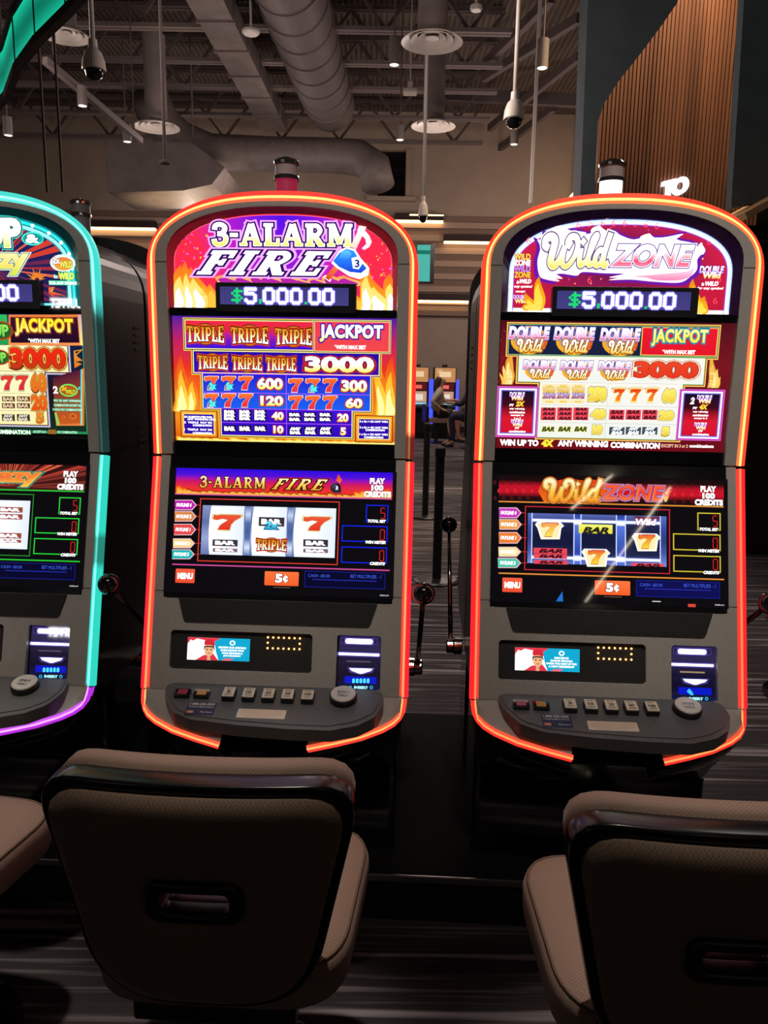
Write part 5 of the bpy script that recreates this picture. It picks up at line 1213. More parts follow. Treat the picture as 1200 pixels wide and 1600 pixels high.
def casino_chair(loc, rz, label):
    root = empty('casino_chair', loc, rz, label, 'chair', None)
    zb0, zt0 = .462, .902; tilt = .08
    BF = lambda a, b, n: Vector((a + 0, -n + tilt * -(b - zb0) - .22 + .35 * a * a, b))      # n>0 towards the rear
    shp = round_poly([(-.185, zb0), (.185, zb0), (.278, zt0), (-.278, zt0)], [.15, .15, .07, .07], 10)
    N = 72; O = resample(shp, N)
    cx, cz = 0, .682
    def inset(d, dz=0): return [(x * (1 - d / .25), cz + (z - cz) * (1 - d / .22) + dz) for x, z in O]
    hole = resample(rrect(-.077, .655, .077, .727, .02, 5), N); hole2 = resample(rrect(-.060, .668, .060, .714, .014, 5), N)
    mb = MB(); pad_rings(inset(.004), hole2, BF, -.035, .012, .0, mb); fr = mb.build('back_frame', 'frame', root, smooth=True, bevel=.006, seg=3)
    mb = MB(); pad_rings(inset(.022), hole, BF, .005, .022, .016, mb); mb.build('rear_pad', 'tan_shaded', root, smooth=True)
    mb = MB(); pad_rings(inset(.010, .010), hole2, lambda a, b, n: BF(a, b, -n), .034, .078, .022, mb); mb.build('front_cushion', 'tan', root, smooth=True)
    mb = MB(); h1 = resample(rrect(-.080, .652, .080, .730, .022, 5), N); h3 = resample(rrect(-.058, .672, .058, .710, .012, 5), N)
    pad_rings(h1, h3, BF, .0, .031, .004, mb, 0, 4); mb.build('handle', 'black', root, smooth=True, bevel=.002)
    # seat
    sp = resample(round_poly([(-.235, -.185), (.235, -.185), (.265, .27), (-.265, .27)], [.13, .13, .11, .11], 10), N)
    z = .495; mb = MB()
    rows = []
    for s, zz in ((.90, z - .085), (.985, z - .075), (1.0, z - .045), (1.0, z - .018), (.985, z - .003), (.95, z + .006), (.8, z + .014), (.5, z + .020), (.2, z + .022), (.01, z + .022)): rows.append([Vector((x * s, y * s, zz)) for x, y in sp])
    rows.insert(0, [Vector((x * .01, y * .01, z - .085)) for x, y in sp]); mb.loft(rows, 0, True); mb.build('seat', 'tan', root, smooth=True)
    mb = MB(); P = [Vector((x * .965, y * .965, z + .0035)) for x, y in sp]; mb.tube(P + [P[0]], .0032, 6, 0, False); mb.build('piping', 'piping', root, smooth=True)
    mb = MB(); mb.box((0, -.02, z - .105), (.30, .30, .04)); mb.bar((0, -.12, z - .10), (0, -.235, zb0 + .03), .12, .012); mb.build('seat_support', 'black', root, bevel=.006)
    mb = MB(); mb.lathe([(.24, 0), (.24, .012), (.20, .022), (.05, .035), (.035, .05), (.035, z - .12)], (0, 0, 0), (0, 0, 1), 32); mb.build('pedestal', 'gloss', root, smooth=False)
    return root
casino_chair((-.286, 1.385, 0), BANK, 'tan padded casino chair facing the fire helmet machine, solid dark handle slot')
casino_chair((.555, 1.275, 0), BANK, 'tan padded casino chair at the lower right facing the white lettered machine')
casino_chair((-1.06, 1.50, 0), BANK - .12, 'tan padded casino chair cut off at the left edge facing the teal-lit machine')
casino_chair((2.12, 3.55, 0), 2.6, 'dark casino chair by the right edge of the photo, beyond the white lettered machine')

# ================================================================== OVERHEAD
def joist(Y, x0, x1, z=6.5, label=''):
    root = empty('roof_joist', ((x0 + x1) / 2, Y, z), 0, label, 'joist', 'open web roof joists across the hall'); hl = (x1 - x0) / 2
    mb = MB(); mb.box((0, -.05, .03), (2 * hl, .07, .06)); mb.box((0, .05, .03), (2 * hl, .07, .06)); mb.build('bottom_chord', 'joist', root)
    mb = MB(); mb.box((0, -.05, .85), (2 * hl, .07, .06)); mb.box((0, .05, .85), (2 * hl, .07, .06)); mb.build('top_chord', 'web', root)
    mb = MB(); n = int(2 * hl / .62)
    for k in range(n):
        xa = -hl + 2 * hl * k / n; xb = -hl + 2 * hl * (k + 1) / n; za, zz = (.04, .84) if k % 2 else (.84, .04); mb.bar((xa, 0, za), (xb, 0, zz), .05, .05)
    mb.build('web', 'web', root)
for Y, xr in ((11.35, 1.75), (12.73, 1.79), (14.03, 1.85), (15.25, 1.93), (16.83, 2.0), (18.5, 2.06)): joist(Y, -12, xr, 6.5, 'grey open web steel joist running left to right under the corrugated roof')
def beam(name, a, b, w, h, mat, label, cat, group=None):
    a, b = Vector(a), Vector(b); mb = MB(); mb.bar(a, b, w, h); return tag(mb.build(name, mat), label, cat, group)
for px0, py0, px1, py1, sg in ((758, 100, 862, -4, 'diagonal steel strut at upper right, nearest the top of the photo'), (756, 122, 905, 28, 'diagonal steel strut at upper right, second from the top'), (765, 200, 905, 88, 'diagonal steel strut at upper right, third from the top'), (740, 262, 866, 168, 'diagonal steel strut at upper right, lowest and farthest')):
    beam('roof_strut', at_z(px0, py0, 6.7), at_z(px1, py1, 6.7), .10, .14, 'web', sg, 'strut')
beam('roof_girder', at_y(690, 148, 17.6), at_y(915, 158, 16.2), .16, .22, 'web', 'dark steel girder running right to the wall below the diagonal struts', 'girder')
# ducts
a, b = at_z(306, -25, 6.3), at_z(430, 206, 6.3); mb = MB(); mb.bar((a.x, a.y, 6.45), (b.x, b.y, 6.45), .50, .30)
d = (Vector((b.x, b.y, 0)) - Vector((a.x, a.y, 0)))
for k in range(1, 6): mb.bar(Vector((a.x, a.y, 6.45)) + d * (k / 6), Vector((a.x, a.y, 6.45)) + d * (k / 6 + .006), .56, .36)
tag(mb.build('rectangular_duct', 'duct'), 'flat rectangular grey air duct running away overhead, left of the round one', 'duct')
a, b = at_z(432, -30, 6.2), at_z(516, 196, 6.2); mb = MB(); a.z = b.z = 6.55
mb.tube([a, b], .47, 32); dd = (b - a)
for k in range(1, 9): mb.tube([a + dd * (k / 9), a + dd * (k / 9 + .008)], .495, 32)
tag(mb.build('spiral_duct', 'spiral', smooth=False), 'large round ribbed air duct running away overhead at the top centre', 'duct')
Pn = [at_y(x, y, Y) for x, y, Y in ((232, 150, 15.2), (250, 190, 15.6), (282, 220, 16.0), (330, 238, 16.2), (420, 241, 16.2), (520, 243, 16.2), (562, 247, 16.1), (585, 262, 16.0), (590, 290, 15.9))]
mb = MB(); mb.tube(Pn, [.36, .36, .36, .34, .32, .32, .33, .33, .33], 28); tag(mb.build('elbow_duct', 'duct', smooth=True), 'fat grey cross duct with a rounded elbow at its right end, above the fire machine', 'duct')
Q = [at_y(x, y, 14.1) for x, y in ((163, 218), (300, 222), (352, 262), (332, 288), (285, 298), (168, 301))]
mb = MB(); mb.prism([[(p.x, p.z) for p in Q]], lambda a, b, n: Vector((a, n, b)), 14.1, 15.6)
for p in (Q[0], Q[1]): mb.box((p.x + (.15 if p is Q[0] else -.15), 14.8, (p.z - .1 + ZR) / 2), (.03, .03, ZR - p.z + .09))
tag(mb.build('supply_plenum', 'duct', bevel=.03), 'bulky grey air plenum below the cross duct, warm light on its underside', 'duct')
lamp('plenum_glow', 'SPOT', (at_y(300, 370, 14.8).x, 15.0, 3.2), 150, (1, .72, .4), .2, (at_y(270, 290, 14.8).x, 14.7, 6), 80)
def diffuser(px, py, Y, label, r=.30, neck=1.2):
    p = at_y(px, py, Y); root = empty('ceiling_diffuser', p, 0, label, 'diffuser', None)
    mb = MB(); prof = []
    for k, (r0, r1) in enumerate(((1.0, .74), (.70, .48), (.44, .26))): mb.lathe([(r * r0, .0 + .02 * k), (r * r0 * .99, .012 + .02 * k), (r * r1, .055 + .02 * k), (r * r1 * .98, .045 + .02 * k), (r * r0, .0 + .02 * k)], (0, 0, 0), (0, 0, 1), 40, 0, False)
    mb.build('cone_rings', 'offwhite', root, smooth=False)
    mb = MB(); mb.lathe([(r * .22, .04), (r * .1, .06), (0, .06)], (0, 0, 0), (0, 0, 1), 24); mb.build('centre_plug', 'offwhite', root)
    mb = MB(); mb.lathe([(r * .48, .09), (r * .48, neck)], (0, 0, 0), (0, 0, 1), 32, 0, False); mb.build('duct_neck', 'duct', root, smooth=True)
diffuser(675, 67, 8.8, 'large round white air diffuser nearest the top right of centre', .32); diffuser(677, 198, 12.0, 'smaller round air diffuser farther back, below the large right one', .32)
diffuser(245, 200, 11.8, 'round air diffuser between the left dome camera and the cross duct', .32); diffuser(103, 58, 8.9, 'round air diffuser tinted teal beside the glowing cove', .24, .9)
def dome_cam(px, py, Y, label, top=ZR, r=.085):
    p = at_y(px, py, Y); root = empty('dome_camera', p, 0, label, 'camera')
    mb = MB(); mb.lathe([(r * 1.02, 0), (r * 1.08, .01), (r, .07), (r * .75, .13), (r * .42, .16), (r * .40, .22), (0, .22)], (0, 0, 0), (0, 0, 1), 28); mb.build('housing', 'offwhite', root, smooth=False)
    mb = MB(); mb.lathe([(.0, -.075), (r * .4, -.068), (r * .72, -.045), (r * .85, -.005), (r * .85, .005)], (0, 0, 0), (0, 0, 1), 24); mb.build('dome', 'dome_black', root, smooth=True)
    mb = MB(); mb.tube([(0, 0, .2), (0, 0, top - p.z)], .019, 12); mb.build('pole', 'offwhite', root, smooth=True)
dome_cam(147, 110, 6.6, 'white dome camera on a pole at upper left beside the teal cove'); dome_cam(803, 187, 7.2, 'white dome camera on a pole at upper right of the fire machine')
dome_cam(661, 338, 9.5, 'small dark dome camera on a thin rod between the two red-lit machines', ZR, .055)
def hanger(px, py, Y, label, top=ZR):
    p = at_y(px, py, Y); root = empty('pendant_sensor', p, 0, label, 'sensor'); mb = MB(); mb.tube([(0, 0, .03), (0, 0, top - p.z)], .016, 10); mb.build('rod', 'joist', root, smooth=True)
    mb = MB(); mb.lathe([(.05, 0), (.06, .015), (.03, .035), (0, .035)], (0, 0, 0), (0, 0, 1), 20); mb.build('sensor_head', 'joist', root)
hanger(258, 256, 8.2, 'thin grey rod with a small disc end hanging left of the fire machine top')
for px, py, Y, tp, lb in ((829, 318, 12.0, 173, 'pale hanging conduit rod right of the second dome camera'),):
    p = at_y(px, py, Y); q = Vector((p.x, p.y, ZR)); beam('conduit_rod', p, q, .045, .045, 'offwhite', lb, 'rod')
for px0, px1, py0, lb in ((74, 73, 300, 'left one of two thin hanging chains behind the teal-lit machine'), (98, 94, 300, 'right one of two thin hanging chains behind the teal-lit machine')):
    p = at_y(px0, py0, 6.0); beam('hanging_chain', p, (p.x, p.y, ZR), .014, .014, 'web', lb, 'chain')
a, b = at_y(70, 94, 8.5), at_y(220, 220, 10.2); root = empty('track_rail', a, 0, 'grey diagonal lighting rail below the joists at upper left', 'rail')
mb = MB(); mb.bar((0, 0, 0), b - a, .06, .07); mb.build('rail', 'joist', root)
for t in (.08, .92): q = (b - a) * t; mb = MB(); mb.tube([q + Vector((0, 0, .03)), Vector((q.x, q.y, ZR - a.z))], .008, 8); mb.build('hanger_rod', 'web', root)
def spot(px, py, Y, label, r=.06, h=.18, mat='duct', rod=.0):
    p = at_y(px, py, Y); root = empty('cylinder_light', p, 0, label, 'light'); mb = MB(); mb.lathe([(r * .9, .006), (r, .0), (r, h), (r * .5, h + .01), (0, h + .01)], (0, 0, 0), (0, 0, 1), 24); mb.build('can', mat, root, smooth=False)
    mb = MB(); mb.lathe([(r * .82, .003), (0, .004)], (0, 0, 0), (0, 0, 1), 20); mb.build('lens', 'lens', root)
    if rod: mb = MB(); mb.tube([(0, 0, h), (0, 0, ZR - p.z)], .010, 8); mb.build('rod', 'web', root)
spot(847, 107, 9.5, 'grey cylinder downlight with a lit lens left of the slate wall', .065, .30, 'duct', 1.5); spot(803, 226, 12.5, 'small lit downlight right below the right dome camera', .06, .2, 'duct', .8)
spot(129, 166, 8.95, 'small track light under the diagonal rail, upper of two', .05, .2); spot(199, 222, 10.0, 'small track light at the lower end of the diagonal rail', .05, .2)
spot(13, 212, 9.5, 'small lit spot lamp at the far left above the teal-lit machine', .05, .2, 'duct', .6); spot(625, 219, 12.5, 'small lit spot lamp left of the smaller right diffuser', .06, .2, 'duct', .8)
spot(616, 102, 9.8, 'grey cylinder can at the left of the large right diffuser', .06, .3, 'duct', .8)
for px, py, Y, lb, r in ((392, 54, 11.6, 'white disc smoke detector between the two long ducts', .12), (744, 17, 9.5, 'small pale disc sensor above the large right diffuser', .07)):
    p = at_y(px, py, Y); mb = MB(); mb.lathe([(r * .8, 0), (r, .02), (r, .05), (r * .3, .07), (.015, .07), (.015, ZR - p.z), (0, ZR - p.z)], p, (0, 0, 1), 24); tag(mb.build('smoke_detector', 'offwhite'), lb, 'detector')
mb = MB(); p = at_y(641, 144, 12.6); mb.box(p, (.20, .20, .05)); mb.box(p + Vector((0, 0, .08)), (.08, .08, .12)); mb.bar(p + Vector((0, 0, .1)), (p.x, p.y, ZR), .02, .02); tag(mb.build('wireless_access_point', 'offwhite', bevel=.015), 'small white square wireless access point above the smaller right diffuser', 'access point')
# teal cove
mb = MB(); PT = [(-1.0, 3.72), (-1.30, 4.12), (-1.57, 4.50), (-1.86, 4.86), (-2.22, 5.28), (-2.56, 5.74), (-2.90, 6.3), (-3.6, 7.2)]
z0, z1 = 3.55, 3.84
rows = 8
for k, (x, y) in enumerate(PT):
    for j in range(rows + 1):
        t = j / rows; e = .30 + .70 * abs(2 * t - 1) ** 1.6; out = .0 if j not in (0, rows) else .0
        mb.vert((x, y, z0 + (z1 - z0) * t), (.010 * e, .58 * e, .36 * e))
for k in range(len(PT) - 1):
    for j in range(rows): a_ = k * (rows + 1) + j; mb.face((a_, a_ + rows + 1, a_ + rows + 2, a_ + 1))
cv = empty('illuminated_cove', (-2.0, 5.0, z0), 0, 'curved ceiling cove glowing teal green in the upper left corner', 'light cove')
mbf = mb.build('lit_fascia', 'cove', cv, recalc=False, loc=(2.0, -5.0, -z0))
m2 = MB()
NB = Vector((.79, .61, 0))
lo_ = [Vector((x, y, z0)) - NB * .02 for x, y in PT]; hi_ = [Vector((x, y, z1)) - NB * .02 for x, y in PT]
m2.loft([lo_, [p + Vector((0, 0, -.05)) for p in lo_], [p + NB * .05 + Vector((0, 0, -.05)) for p in lo_], [p + NB * .05 + Vector((0, 0, .05)) for p in hi_], [p + Vector((0, 0, .05)) for p in hi_], hi_])
m2.build('cove_body', 'web', cv, loc=(2.0, -5.0, -z0))
for k in (1, 5): x, y = PT[k]; m4 = MB(); m4.tube([Vector((x, y, z1)) + NB * .02, Vector((x, y, ZR)) + NB * .02], .012, 8); m4.build('hanger_rod', 'web', cv, loc=(2.0, -5.0, -z0))
for k in (2, 3, 4, 5): x, y = PT[k]; m3 = MB(); m3.tube([Vector((x, y, z0)) - NB * .004, Vector((x, y, z1)) - NB * .004], .005, 6); m3.build('panel_joint', 'black', cv, loc=(2.0, -5.0, -z0))
# linear wall lights
def wall_light(px0, px1, py, label, Y=YB - .2):
    a, b = at_y(px0, py, Y), at_y(px1, py, Y); z = (a.z + b.z) / 2; root = empty('linear_wall_light', ((a.x + b.x) / 2, Y, z), 0, label, 'wall light'); w = b.x - a.x
    mb = MB(); mb.box((0, .05, .10), (w, .16, .16)); mb.build('housing', 'dark_brown', root); mb = MB(); mb.box((0, .02, 0), (w * .98, .10, .05)); mb.build('tube', 'tube', root)
wall_light(120, 244, 357, 'long warm strip light on the banded wall between the left two machines'); wall_light(617, 693, 346, 'warm strip light pair on the banded wall just right of the fire machine top')
wall_light(693, 770, 379, 'warm strip light on the banded wall beside the white lettered machine top'); wall_light(640, 735, 471, 'warm strip light at the bottom edge of the banded wall')
mb = MB(); p0, p1 = at_y(640, 336, YB - .2), at_y(693, 336, YB - .2); mb.box(((p0.x + p1.x) / 2, YB - .2, p0.z), (p1.x - p0.x, .06, .035)); tag(mb.build('light_strip', 'tube'), 'thin upper strip of the light pair just right of the fire machine top', 'wall light')
a, b = at_y(867, 312, 19.0), at_y(886, 290, 17.9); c_ = at_y(905, 268, 16.9); a.x = b.x = c_.x = 4.22; root = empty('slanted_linear_light', a, 0, 'short slanted lit tube on the side wall left of the white lettered machine top', 'wall light')
mb = MB(); mb.tube([Vector((0, 0, 0)), b - a], .08, 12); mb.build('tube', 'tube', root, smooth=True); mb = MB(); mb.tube([b - a, c_ - a], .08, 12); mb.build('housing', 'web', root, smooth=True)
# white sign letters on the wood wall
cu = bpy.data.curves.new('sign_letters', 'FONT'); cu.body = 'TO'; cu.size = .22; cu.extrude = .03; cu.offset = .012; cu.shear = .25; cu.space_character = .8
so = bpy.data.objects.new('sign_letters', cu); COL.objects.link(so); bpy.context.view_layer.update(); me = bpy.data.meshes.new_from_object(so.evaluated_get(bpy.context.evaluated_depsgraph_get())); bpy.data.objects.remove(so); me.name = 'sign_letters'
me.materials.clear(); me.materials.append(M['tower_white']); so = bpy.data.objects.new('sign_letters', me); COL.objects.link(so); p = at_y(1034, 309, Yw - .08); so.location = p; so.rotation_euler = (PI / 2, -.25, 0)
tag(so, 'white lit sign letters on the slatted wood wall, half hidden by the machine top', 'sign')

# ================================================================== FAR END OF THE HALL
def stanchion(px, py, label):
    p = at_z(px, py, 0); root = empty('belt_stanchion', (p.x, p.y, 0), 0, label, 'stanchion')
    mb = MB(); mb.lathe([(.17, 0), (.17, .012), (.15, .022), (.04, .03)], (0, 0, 0), (0, 0, 1), 28); mb.build('base', 'black', root)
    mb = MB(); mb.lathe([(.033, .025), (.033, .93), (.038, .935), (.038, .99), (.03, 1.0), (0, 1.0)], (0, 0, 0), (0, 0, 1), 20); mb.build('post', 'matte', root, smooth=False)
stanchion(682, 908, 'black belt stanchion in the gap, nearer and taller in view'); stanchion(664, 808, 'black belt stanchion in the gap, farther and to the left')
def far_machine(px, label):
    p = at_y(px, 640, 17.6); root = empty('slot_machine', (p.x, 17.6, 0), 0, label, 'slot machine')
    mb = MB(); mb.box((0, .25, .80), (.50, .5, 1.6)); mb.box((0, .02, .35), (.5, .1, .5)); mb.box((0, .2, 1.63), (.12, .12, .06)); mb.build('cabinet_body', 'black', root, bevel=.02)
    m = MB()
    def R(x0, z0, x1, z1, c, y=-.012): m.poly([(x0, y, z0), (x1, y, z0), (x1, y, z1), (x0, y, z1)], 0, c)
    R(-.23, 1.27, .23, 1.58, C('d89860', .8)); R(-.13, 1.38, .13, 1.50, C('f8d8a8', .9), -.014); R(-.18, 1.46, -.06, 1.55, C('e0b080', .9), -.014)
    R(-.2, 1.08, .2, 1.25, C('601820', .8)); R(-.07, 1.12, .09, 1.2, C('f07060', .9), -.014); R(-.2, .82, .2, 1.06, C('d8a890', .8)); R(-.15, .86, .12, 1.0, C('fff0e0', .8), -.014); R(-.2, .77, .2, .81, C('90d8f0'), -.014)
    m.build('lit_screens', 'lit', root, recalc=False)
    for s in (-1, 1): mb = MB(); mb.box((s * .285, .0, .83), (.055, .04, 1.0)); mb.build('blue_edge_light', 'blue_led', root)
    mb = MB(); mb.box((0, -.12, .72), (.46, .25, .06)); mb.build('button_deck', 'matte', root, bevel=.01)
far_machine(694, 'distant slot machine with blue edge lights behind the seated woman'); far_machine(652, 'distant blue-edged slot machine to the left of the one behind the seated woman')
mb = MB(); p = at_y(664, 412, 13.0); root = empty('wall_screen', p, 0, 'small lit turquoise screen in a dark frame beside the right edge of the fire machine', 'screen')
mb.box((0, 0, 0), (.30, .08, .62)); mb.build('frame', 'black', root, bevel=.01); mb = MB(); mb.poly([(-.13, -.045, -.28), (.08, -.045, -.28), (.08, -.045, .28), (-.13, -.045, .28)], 0, C('58c8b8', .8)); mb.poly([(-.13, -.047, .14), (.08, -.047, .14), (.08, -.047, .2), (-.13, -.047, .2)], 0, C('208070', .8)); mb.build('picture', 'lit', root, recalc=False)

def skinned(name, joints, edges, mat, parent, root_v=0, sub=2):
    names = list(joints); me = bpy.data.meshes.new(name); me.from_pydata([joints[n][0] for n in names], [(names.index(a), names.index(b)) for a, b in edges], [])
    me.materials.append(M[mat]); o = bpy.data.objects.new(name, me); COL.objects.link(o); o.parent = parent
    s = o.modifiers.new('skin', 'SKIN'); s.use_smooth_shade = True
    for i, n in enumerate(names):
        r = joints[n][1]; me.skin_vertices[0].data[i].radius = r if isinstance(r, tuple) else (r, r); me.skin_vertices[0].data[i].use_root = (i == root_v)
    sb = o.modifiers.new('subdivision', 'SUBSURF'); sb.levels = sub; sb.render_levels = sub
    return o
def fingers(J, Eg, side, hand, d, dn_):
    d = Vector(d).normalized(); w = Vector(dn_).normalized()
    for k, (ln, off) in enumerate(((.070, -.030), (.080, -.010), (.075, .010), (.058, .028))):
        b = Vector(hand) + d * .055 + w * off; m_ = b + d * ln * .55 + Vector((0, 0, -.006)); t = m_ + d * ln * .4 + Vector((0, 0, -.020))
        for nm, p, r in (('a', b, .010), ('b', m_, .009), ('c', t, .007)): J[f'{side}{k}{nm}'] = (tuple(p), r)
        Eg += [(side, f'{side}{k}a'), (f'{side}{k}a', f'{side}{k}b'), (f'{side}{k}b', f'{side}{k}c')]
    b = Vector(hand) + d * .012 + w * -.038; t = b + d * .045 + w * -.014
    J[side + 'ta'] = (tuple(b), .011); J[side + 'tb'] = (tuple(t), .008); Eg += [(side, side + 'ta'), (side + 'ta', side + 'tb')]
def sitter(loc, rz, label, dark):
    root = empty('person', loc, rz, label, 'person')           # faces +x of its own frame
    J = {'pelvis': ((0, 0, .66), (.125, .15)), 'waist': ((.02, 0, .84), (.10, .125)), 'chest': ((.05, 0, 1.03), (.105, .15)), 'neck0': ((.06, 0, 1.16), .06), 'neck': ((.075, 0, 1.21), .048), 'head': ((.10, 0, 1.30), (.085, .075)), 'crown': ((.095, 0, 1.385), (.07, .065))}
    Eg = [('pelvis', 'waist'), ('waist', 'chest'), ('chest', 'neck0'), ('neck0', 'neck'), ('neck', 'head'), ('head', 'crown')]
    for s, y in (('l', .10), ('r', -.10)):
        J[s + 'hip'] = ((.10, y, .64), .085); J[s + 'knee'] = ((.42, y * 1.1, .66 if s == 'r' else .63), .058); J[s + 'calf'] = ((.44, y * 1.1, .42), .052); J[s + 'ankle'] = ((.46 if s == 'r' else .36, y * 1.1, .13), .034); J[s + 'toe'] = ((.60 if s == 'r' else .50, y * 1.1, .06), .028)
        Eg += [('pelvis', s + 'hip'), (s + 'hip', s + 'knee'), (s + 'knee', s + 'calf'), (s + 'calf', s + 'ankle'), (s + 'ankle', s + 'toe')]
    J['lsh'] = ((.05, .19, 1.10), .055); J['lel'] = ((.20, .24, .88), .040); J['lwr'] = ((.42, .18, .90), .028); J['lh'] = ((.48, .17, .90), .030)
    J['rsh'] = ((.03, -.19, 1.10), .055); J['rel'] = ((-.16, -.27, .88), .040); J['rwr'] = ((.04, -.25, .74), .028); J['rh'] = ((.10, -.24, .71), .030)
    for s in 'lr': Eg += [('chest', s + 'sh'), (s + 'sh', s + 'el'), (s + 'el', s + 'wr'), (s + 'wr', s + 'h')]
    fingers(J, Eg, 'lh', J['lh'][0], (1, 0, -.1), (0, 1, 0)); fingers(J, Eg, 'rh', J['rh'][0], (1, .1, -.3), (0, 1, 0))
    skinned('body', J, Eg, 'skin', root)
    # face
    mb = MB(); mb.lathe([(.0, .0), (.012, .006), (.009, .03), (0, .036)], (.178, 0, 1.29), (.3, 0, 1), 10); mb.build('nose', 'skin', root, smooth=True)
    for y in (-.028, .028): mb = MB(); mb.ball((.168, y, 1.315), .010, 8, 6); mb.build('eye', 'ink', root, smooth=True)
    mb = MB(); mb.tube([(.172, -.022, 1.262), (.178, 0, 1.260), (.172, .022, 1.262)], .006, 6); mb.build('mouth', 'rose_cap', root, smooth=True)
    hj = {'a': ((.07, 0, 1.39), (.085, .085)), 'b': ((.03, 0, 1.32), (.085, .095)), 'c': ((.0, 0, 1.20), (.06, .10)), 'd': ((-.02, 0, 1.06 if not dark else 1.16), (.045, .08))}
    skinned('hair', hj, [('a', 'b'), ('b', 'c'), ('c', 'd')], 'hair', root)
    tj = {k: (v[0], (v[1][0] + .022, v[1][1] + .022) if isinstance(v[1], tuple) else v[1] + .022) for k, v in J.items() if k in ('waist', 'chest', 'lsh', 'lel', 'rsh', 'rel', 'pelvis')}; tj['neck0'] = ((.05, 0, 1.13), .075)
    tj['lfo'] = ((.34, .205, .89), .045); tj['rfo'] = ((-.05, -.258, .80), .045)
    skinned('blouse' if not dark else 'jacket', tj, [('pelvis', 'waist'), ('waist', 'chest'), ('chest', 'neck0'), ('chest', 'lsh'), ('lsh', 'lel'), ('lel', 'lfo'), ('chest', 'rsh'), ('rsh', 'rel'), ('rel', 'rfo')], 'navy_cloth' if dark else 'blouse', root)
    bj = {k: (v[0], (v[1][0] + .02, v[1][1] + .02) if isinstance(v[1], tuple) else v[1] + .02) for k, v in J.items() if k in ('pelvis', 'lhip', 'rhip')}
    kk = .8 if not dark else 1.0
    for s in 'lr':
        h, n_ = Vector(J[s + 'hip'][0]), Vector(J[s + 'knee'][0]); bj[s + 'k'] = (tuple(h.lerp(n_, kk)), .085)
    eg = [('pelvis', 'lhip'), ('pelvis', 'rhip'), ('lhip', 'lk'), ('rhip', 'rk')]
    if dark:
        for s in 'lr': bj[s + 'a'] = (J[s + 'ankle'][0], .05); eg.append((s + 'k', s + 'a'))
    skinned('trousers' if dark else 'skirt', bj, eg, 'navy_cloth' if dark else 'matte', root)
    for s in 'lr':
        a_, t_ = Vector(J[s + 'ankle'][0]), Vector(J[s + 'toe'][0]); sj = {'h': (tuple(a_ + Vector((-.03, 0, -.075))), .036), 'm': (tuple(a_.lerp(t_, .6) + Vector((0, 0, -.035))), .042), 't': (tuple(t_ + Vector((.03, 0, -.02))), .034)}
        skinned('shoe', sj, [('h', 'm'), ('m', 't')], 'matte', root, 0, 1)
    return root
pw = at_y(688, 640, 16.9); sitter((pw.x - .1, 16.6, 0), .15, 'seated woman with long brown hair, pale blouse and dark skirt at a distant machine', False)
pd_ = at_y(738, 640, 15.6); sitter((pd_.x, 15.55, 0), PI - .2, 'person in dark clothes sitting opposite the seated woman, mostly hidden by a machine', True)
def stool(x, y, rz, label):
    root = empty('casino_chair', (x, y, 0), rz, label, 'chair')
    mb = MB(); mb.prism([rrect(-.22, -.22, .22, .22, .08)], lambda a, b, n: Vector((a, b, n)), .44, .53); mb.build('seat', 'tan', root, bevel=.02)
    mb = MB(); mb.prism([rrect(-.22, .45, .22, .82, .06)], lambda a, b, n: Vector((a, n, b)), -.27, -.21); mb.build('backrest', 'black', root, bevel=.015)
    mb = MB(); mb.lathe([(.22, 0), (.22, .02), (.04, .04), (.035, .44)], (0, 0, 0), (0, 0, 1), 24); mb.build('pedestal', 'black', root)
stool(pw.x - .1, 16.6, -PI / 2 + .15, 'distant casino chair under the seated woman'); stool(pd_.x, 15.55, PI / 2 - .2, 'distant casino chair under the person in dark clothes')

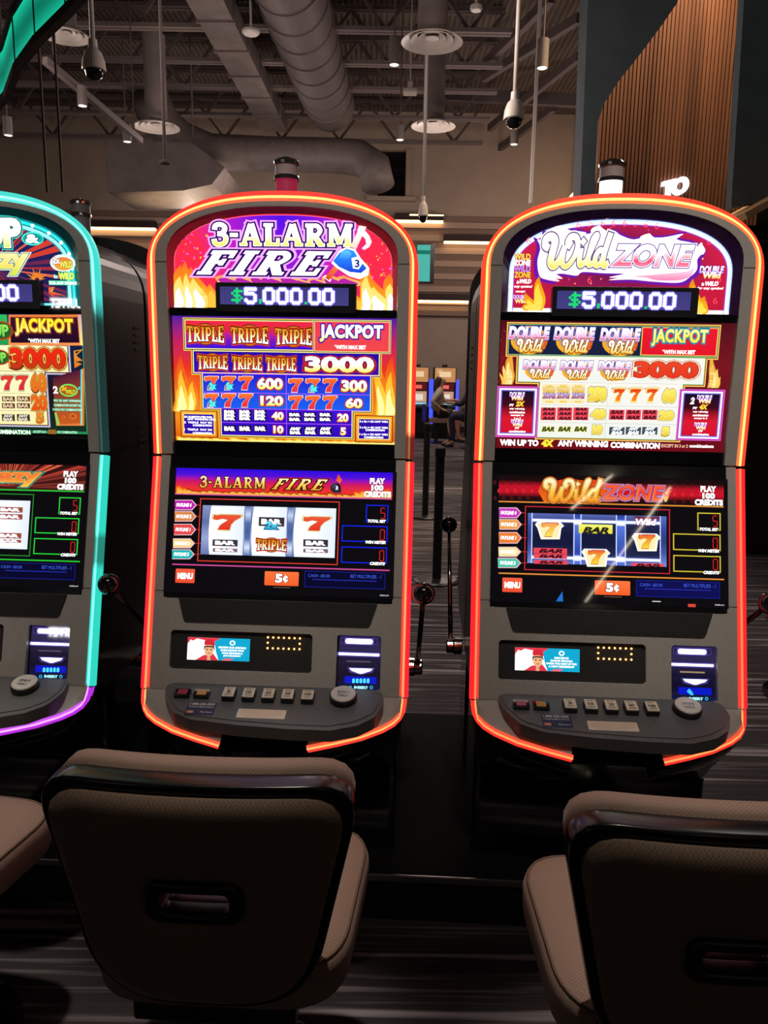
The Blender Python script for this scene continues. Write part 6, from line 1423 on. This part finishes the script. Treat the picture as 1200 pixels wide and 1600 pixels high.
# ================================================================== LIT THINGS BEHIND THE CAMERA, SEEN ONLY AS REFLECTIONS IN THE GLASS
def mirrored(m, px, py, plane, z=None, y=None):
    c = to_loc(m, CAM); d = (to_loc(m, CAM + ray(px, py)) - c)
    p0, n = (Vector((0, -.006, 1.7)), Vector((0, 1, 0))) if plane == 'u' else (Vector((0, 0, ZK)) + NLV * .004, NLV)
    h = c + d * ((p0 - c).dot(n) / d.dot(n)); r = d - n * (2 * d.dot(n))
    t = (z - h.z) / r.z if z is not None else (y - h.y) / r.y
    q = h + r * t; cc, ss = math.cos(BANK), math.sin(BANK)
    return Vector((MPOS[m][0] + cc * q.x - ss * q.y, MPOS[m][1] + ss * q.x + cc * q.y, q.z))
M['pendant'] = em('pendant_tube', (1.0, 0.86, 0.62), 22.0)
for lb, A0, A1 in (('long linear pendant lamp hanging behind the viewer', (1047, 762), (915, 940)), ('short linear pendant lamp hanging behind the viewer', (957, 742), (893, 795))):
    a, b = mirrored(2, *A0, 'l', z=4.6), mirrored(2, *A1, 'l', z=4.6); root = empty('linear_pendant', a, 0, lb, 'lamp')
    mb = MB(); mb.tube([Vector((0, 0, 0)), b - a], .013, 10); mb.build('tube', 'pendant', root, smooth=True)
    for t in (.1, .9): q = (b - a) * t; mb = MB(); mb.tube([q, Vector((q.x, q.y, ZR - a.z))], .006, 6); mb.build('hanger_rod', 'web', root)
M['sign_white'] = em('sign_white', (1.0, 0.96, 0.98), 50.0)
a, b = mirrored(0, 76, 474, 'u', y=-8), mirrored(0, 126, 474, 'u', y=-8)
v, f, bb = glyph('BUFFET', .02); mb = MB(); W_ = (b - a).length; k_ = W_ / (bb[2] - bb[0]); H_ = (bb[3] - bb[1]) * k_ * 1.25
for g_ in (0,): I = [mb.vert(((p[0] - bb[0]) * k_, 0, (p[1] - bb[1]) * k_ * 1.25 - H_ / 2)) for p in v]
for q in f: mb.face([I[k] for k in q])
dx_ = (a - b) if a.x < b.x else (b - a)
root = empty('buffet_sign', b if b.x > a.x else a, PI + BANK, 'white lit hanging sign behind the viewer that reads BUFFET', 'sign')
mb.build('letters', 'sign_white', root, recalc=False)
mb = MB(); mb.box((W_ / 2, .04, 0), (W_ * 1.05, .05, H_ * 1.3)); mb.build('sign_board', 'black', root)
for t in (.1, .9): mb = MB(); mb.tube([(W_ * t, .04, H_ * .6), (W_ * t, .04, ZR - root.location.z)], .008, 6); mb.build('hanger_rod', 'web', root)
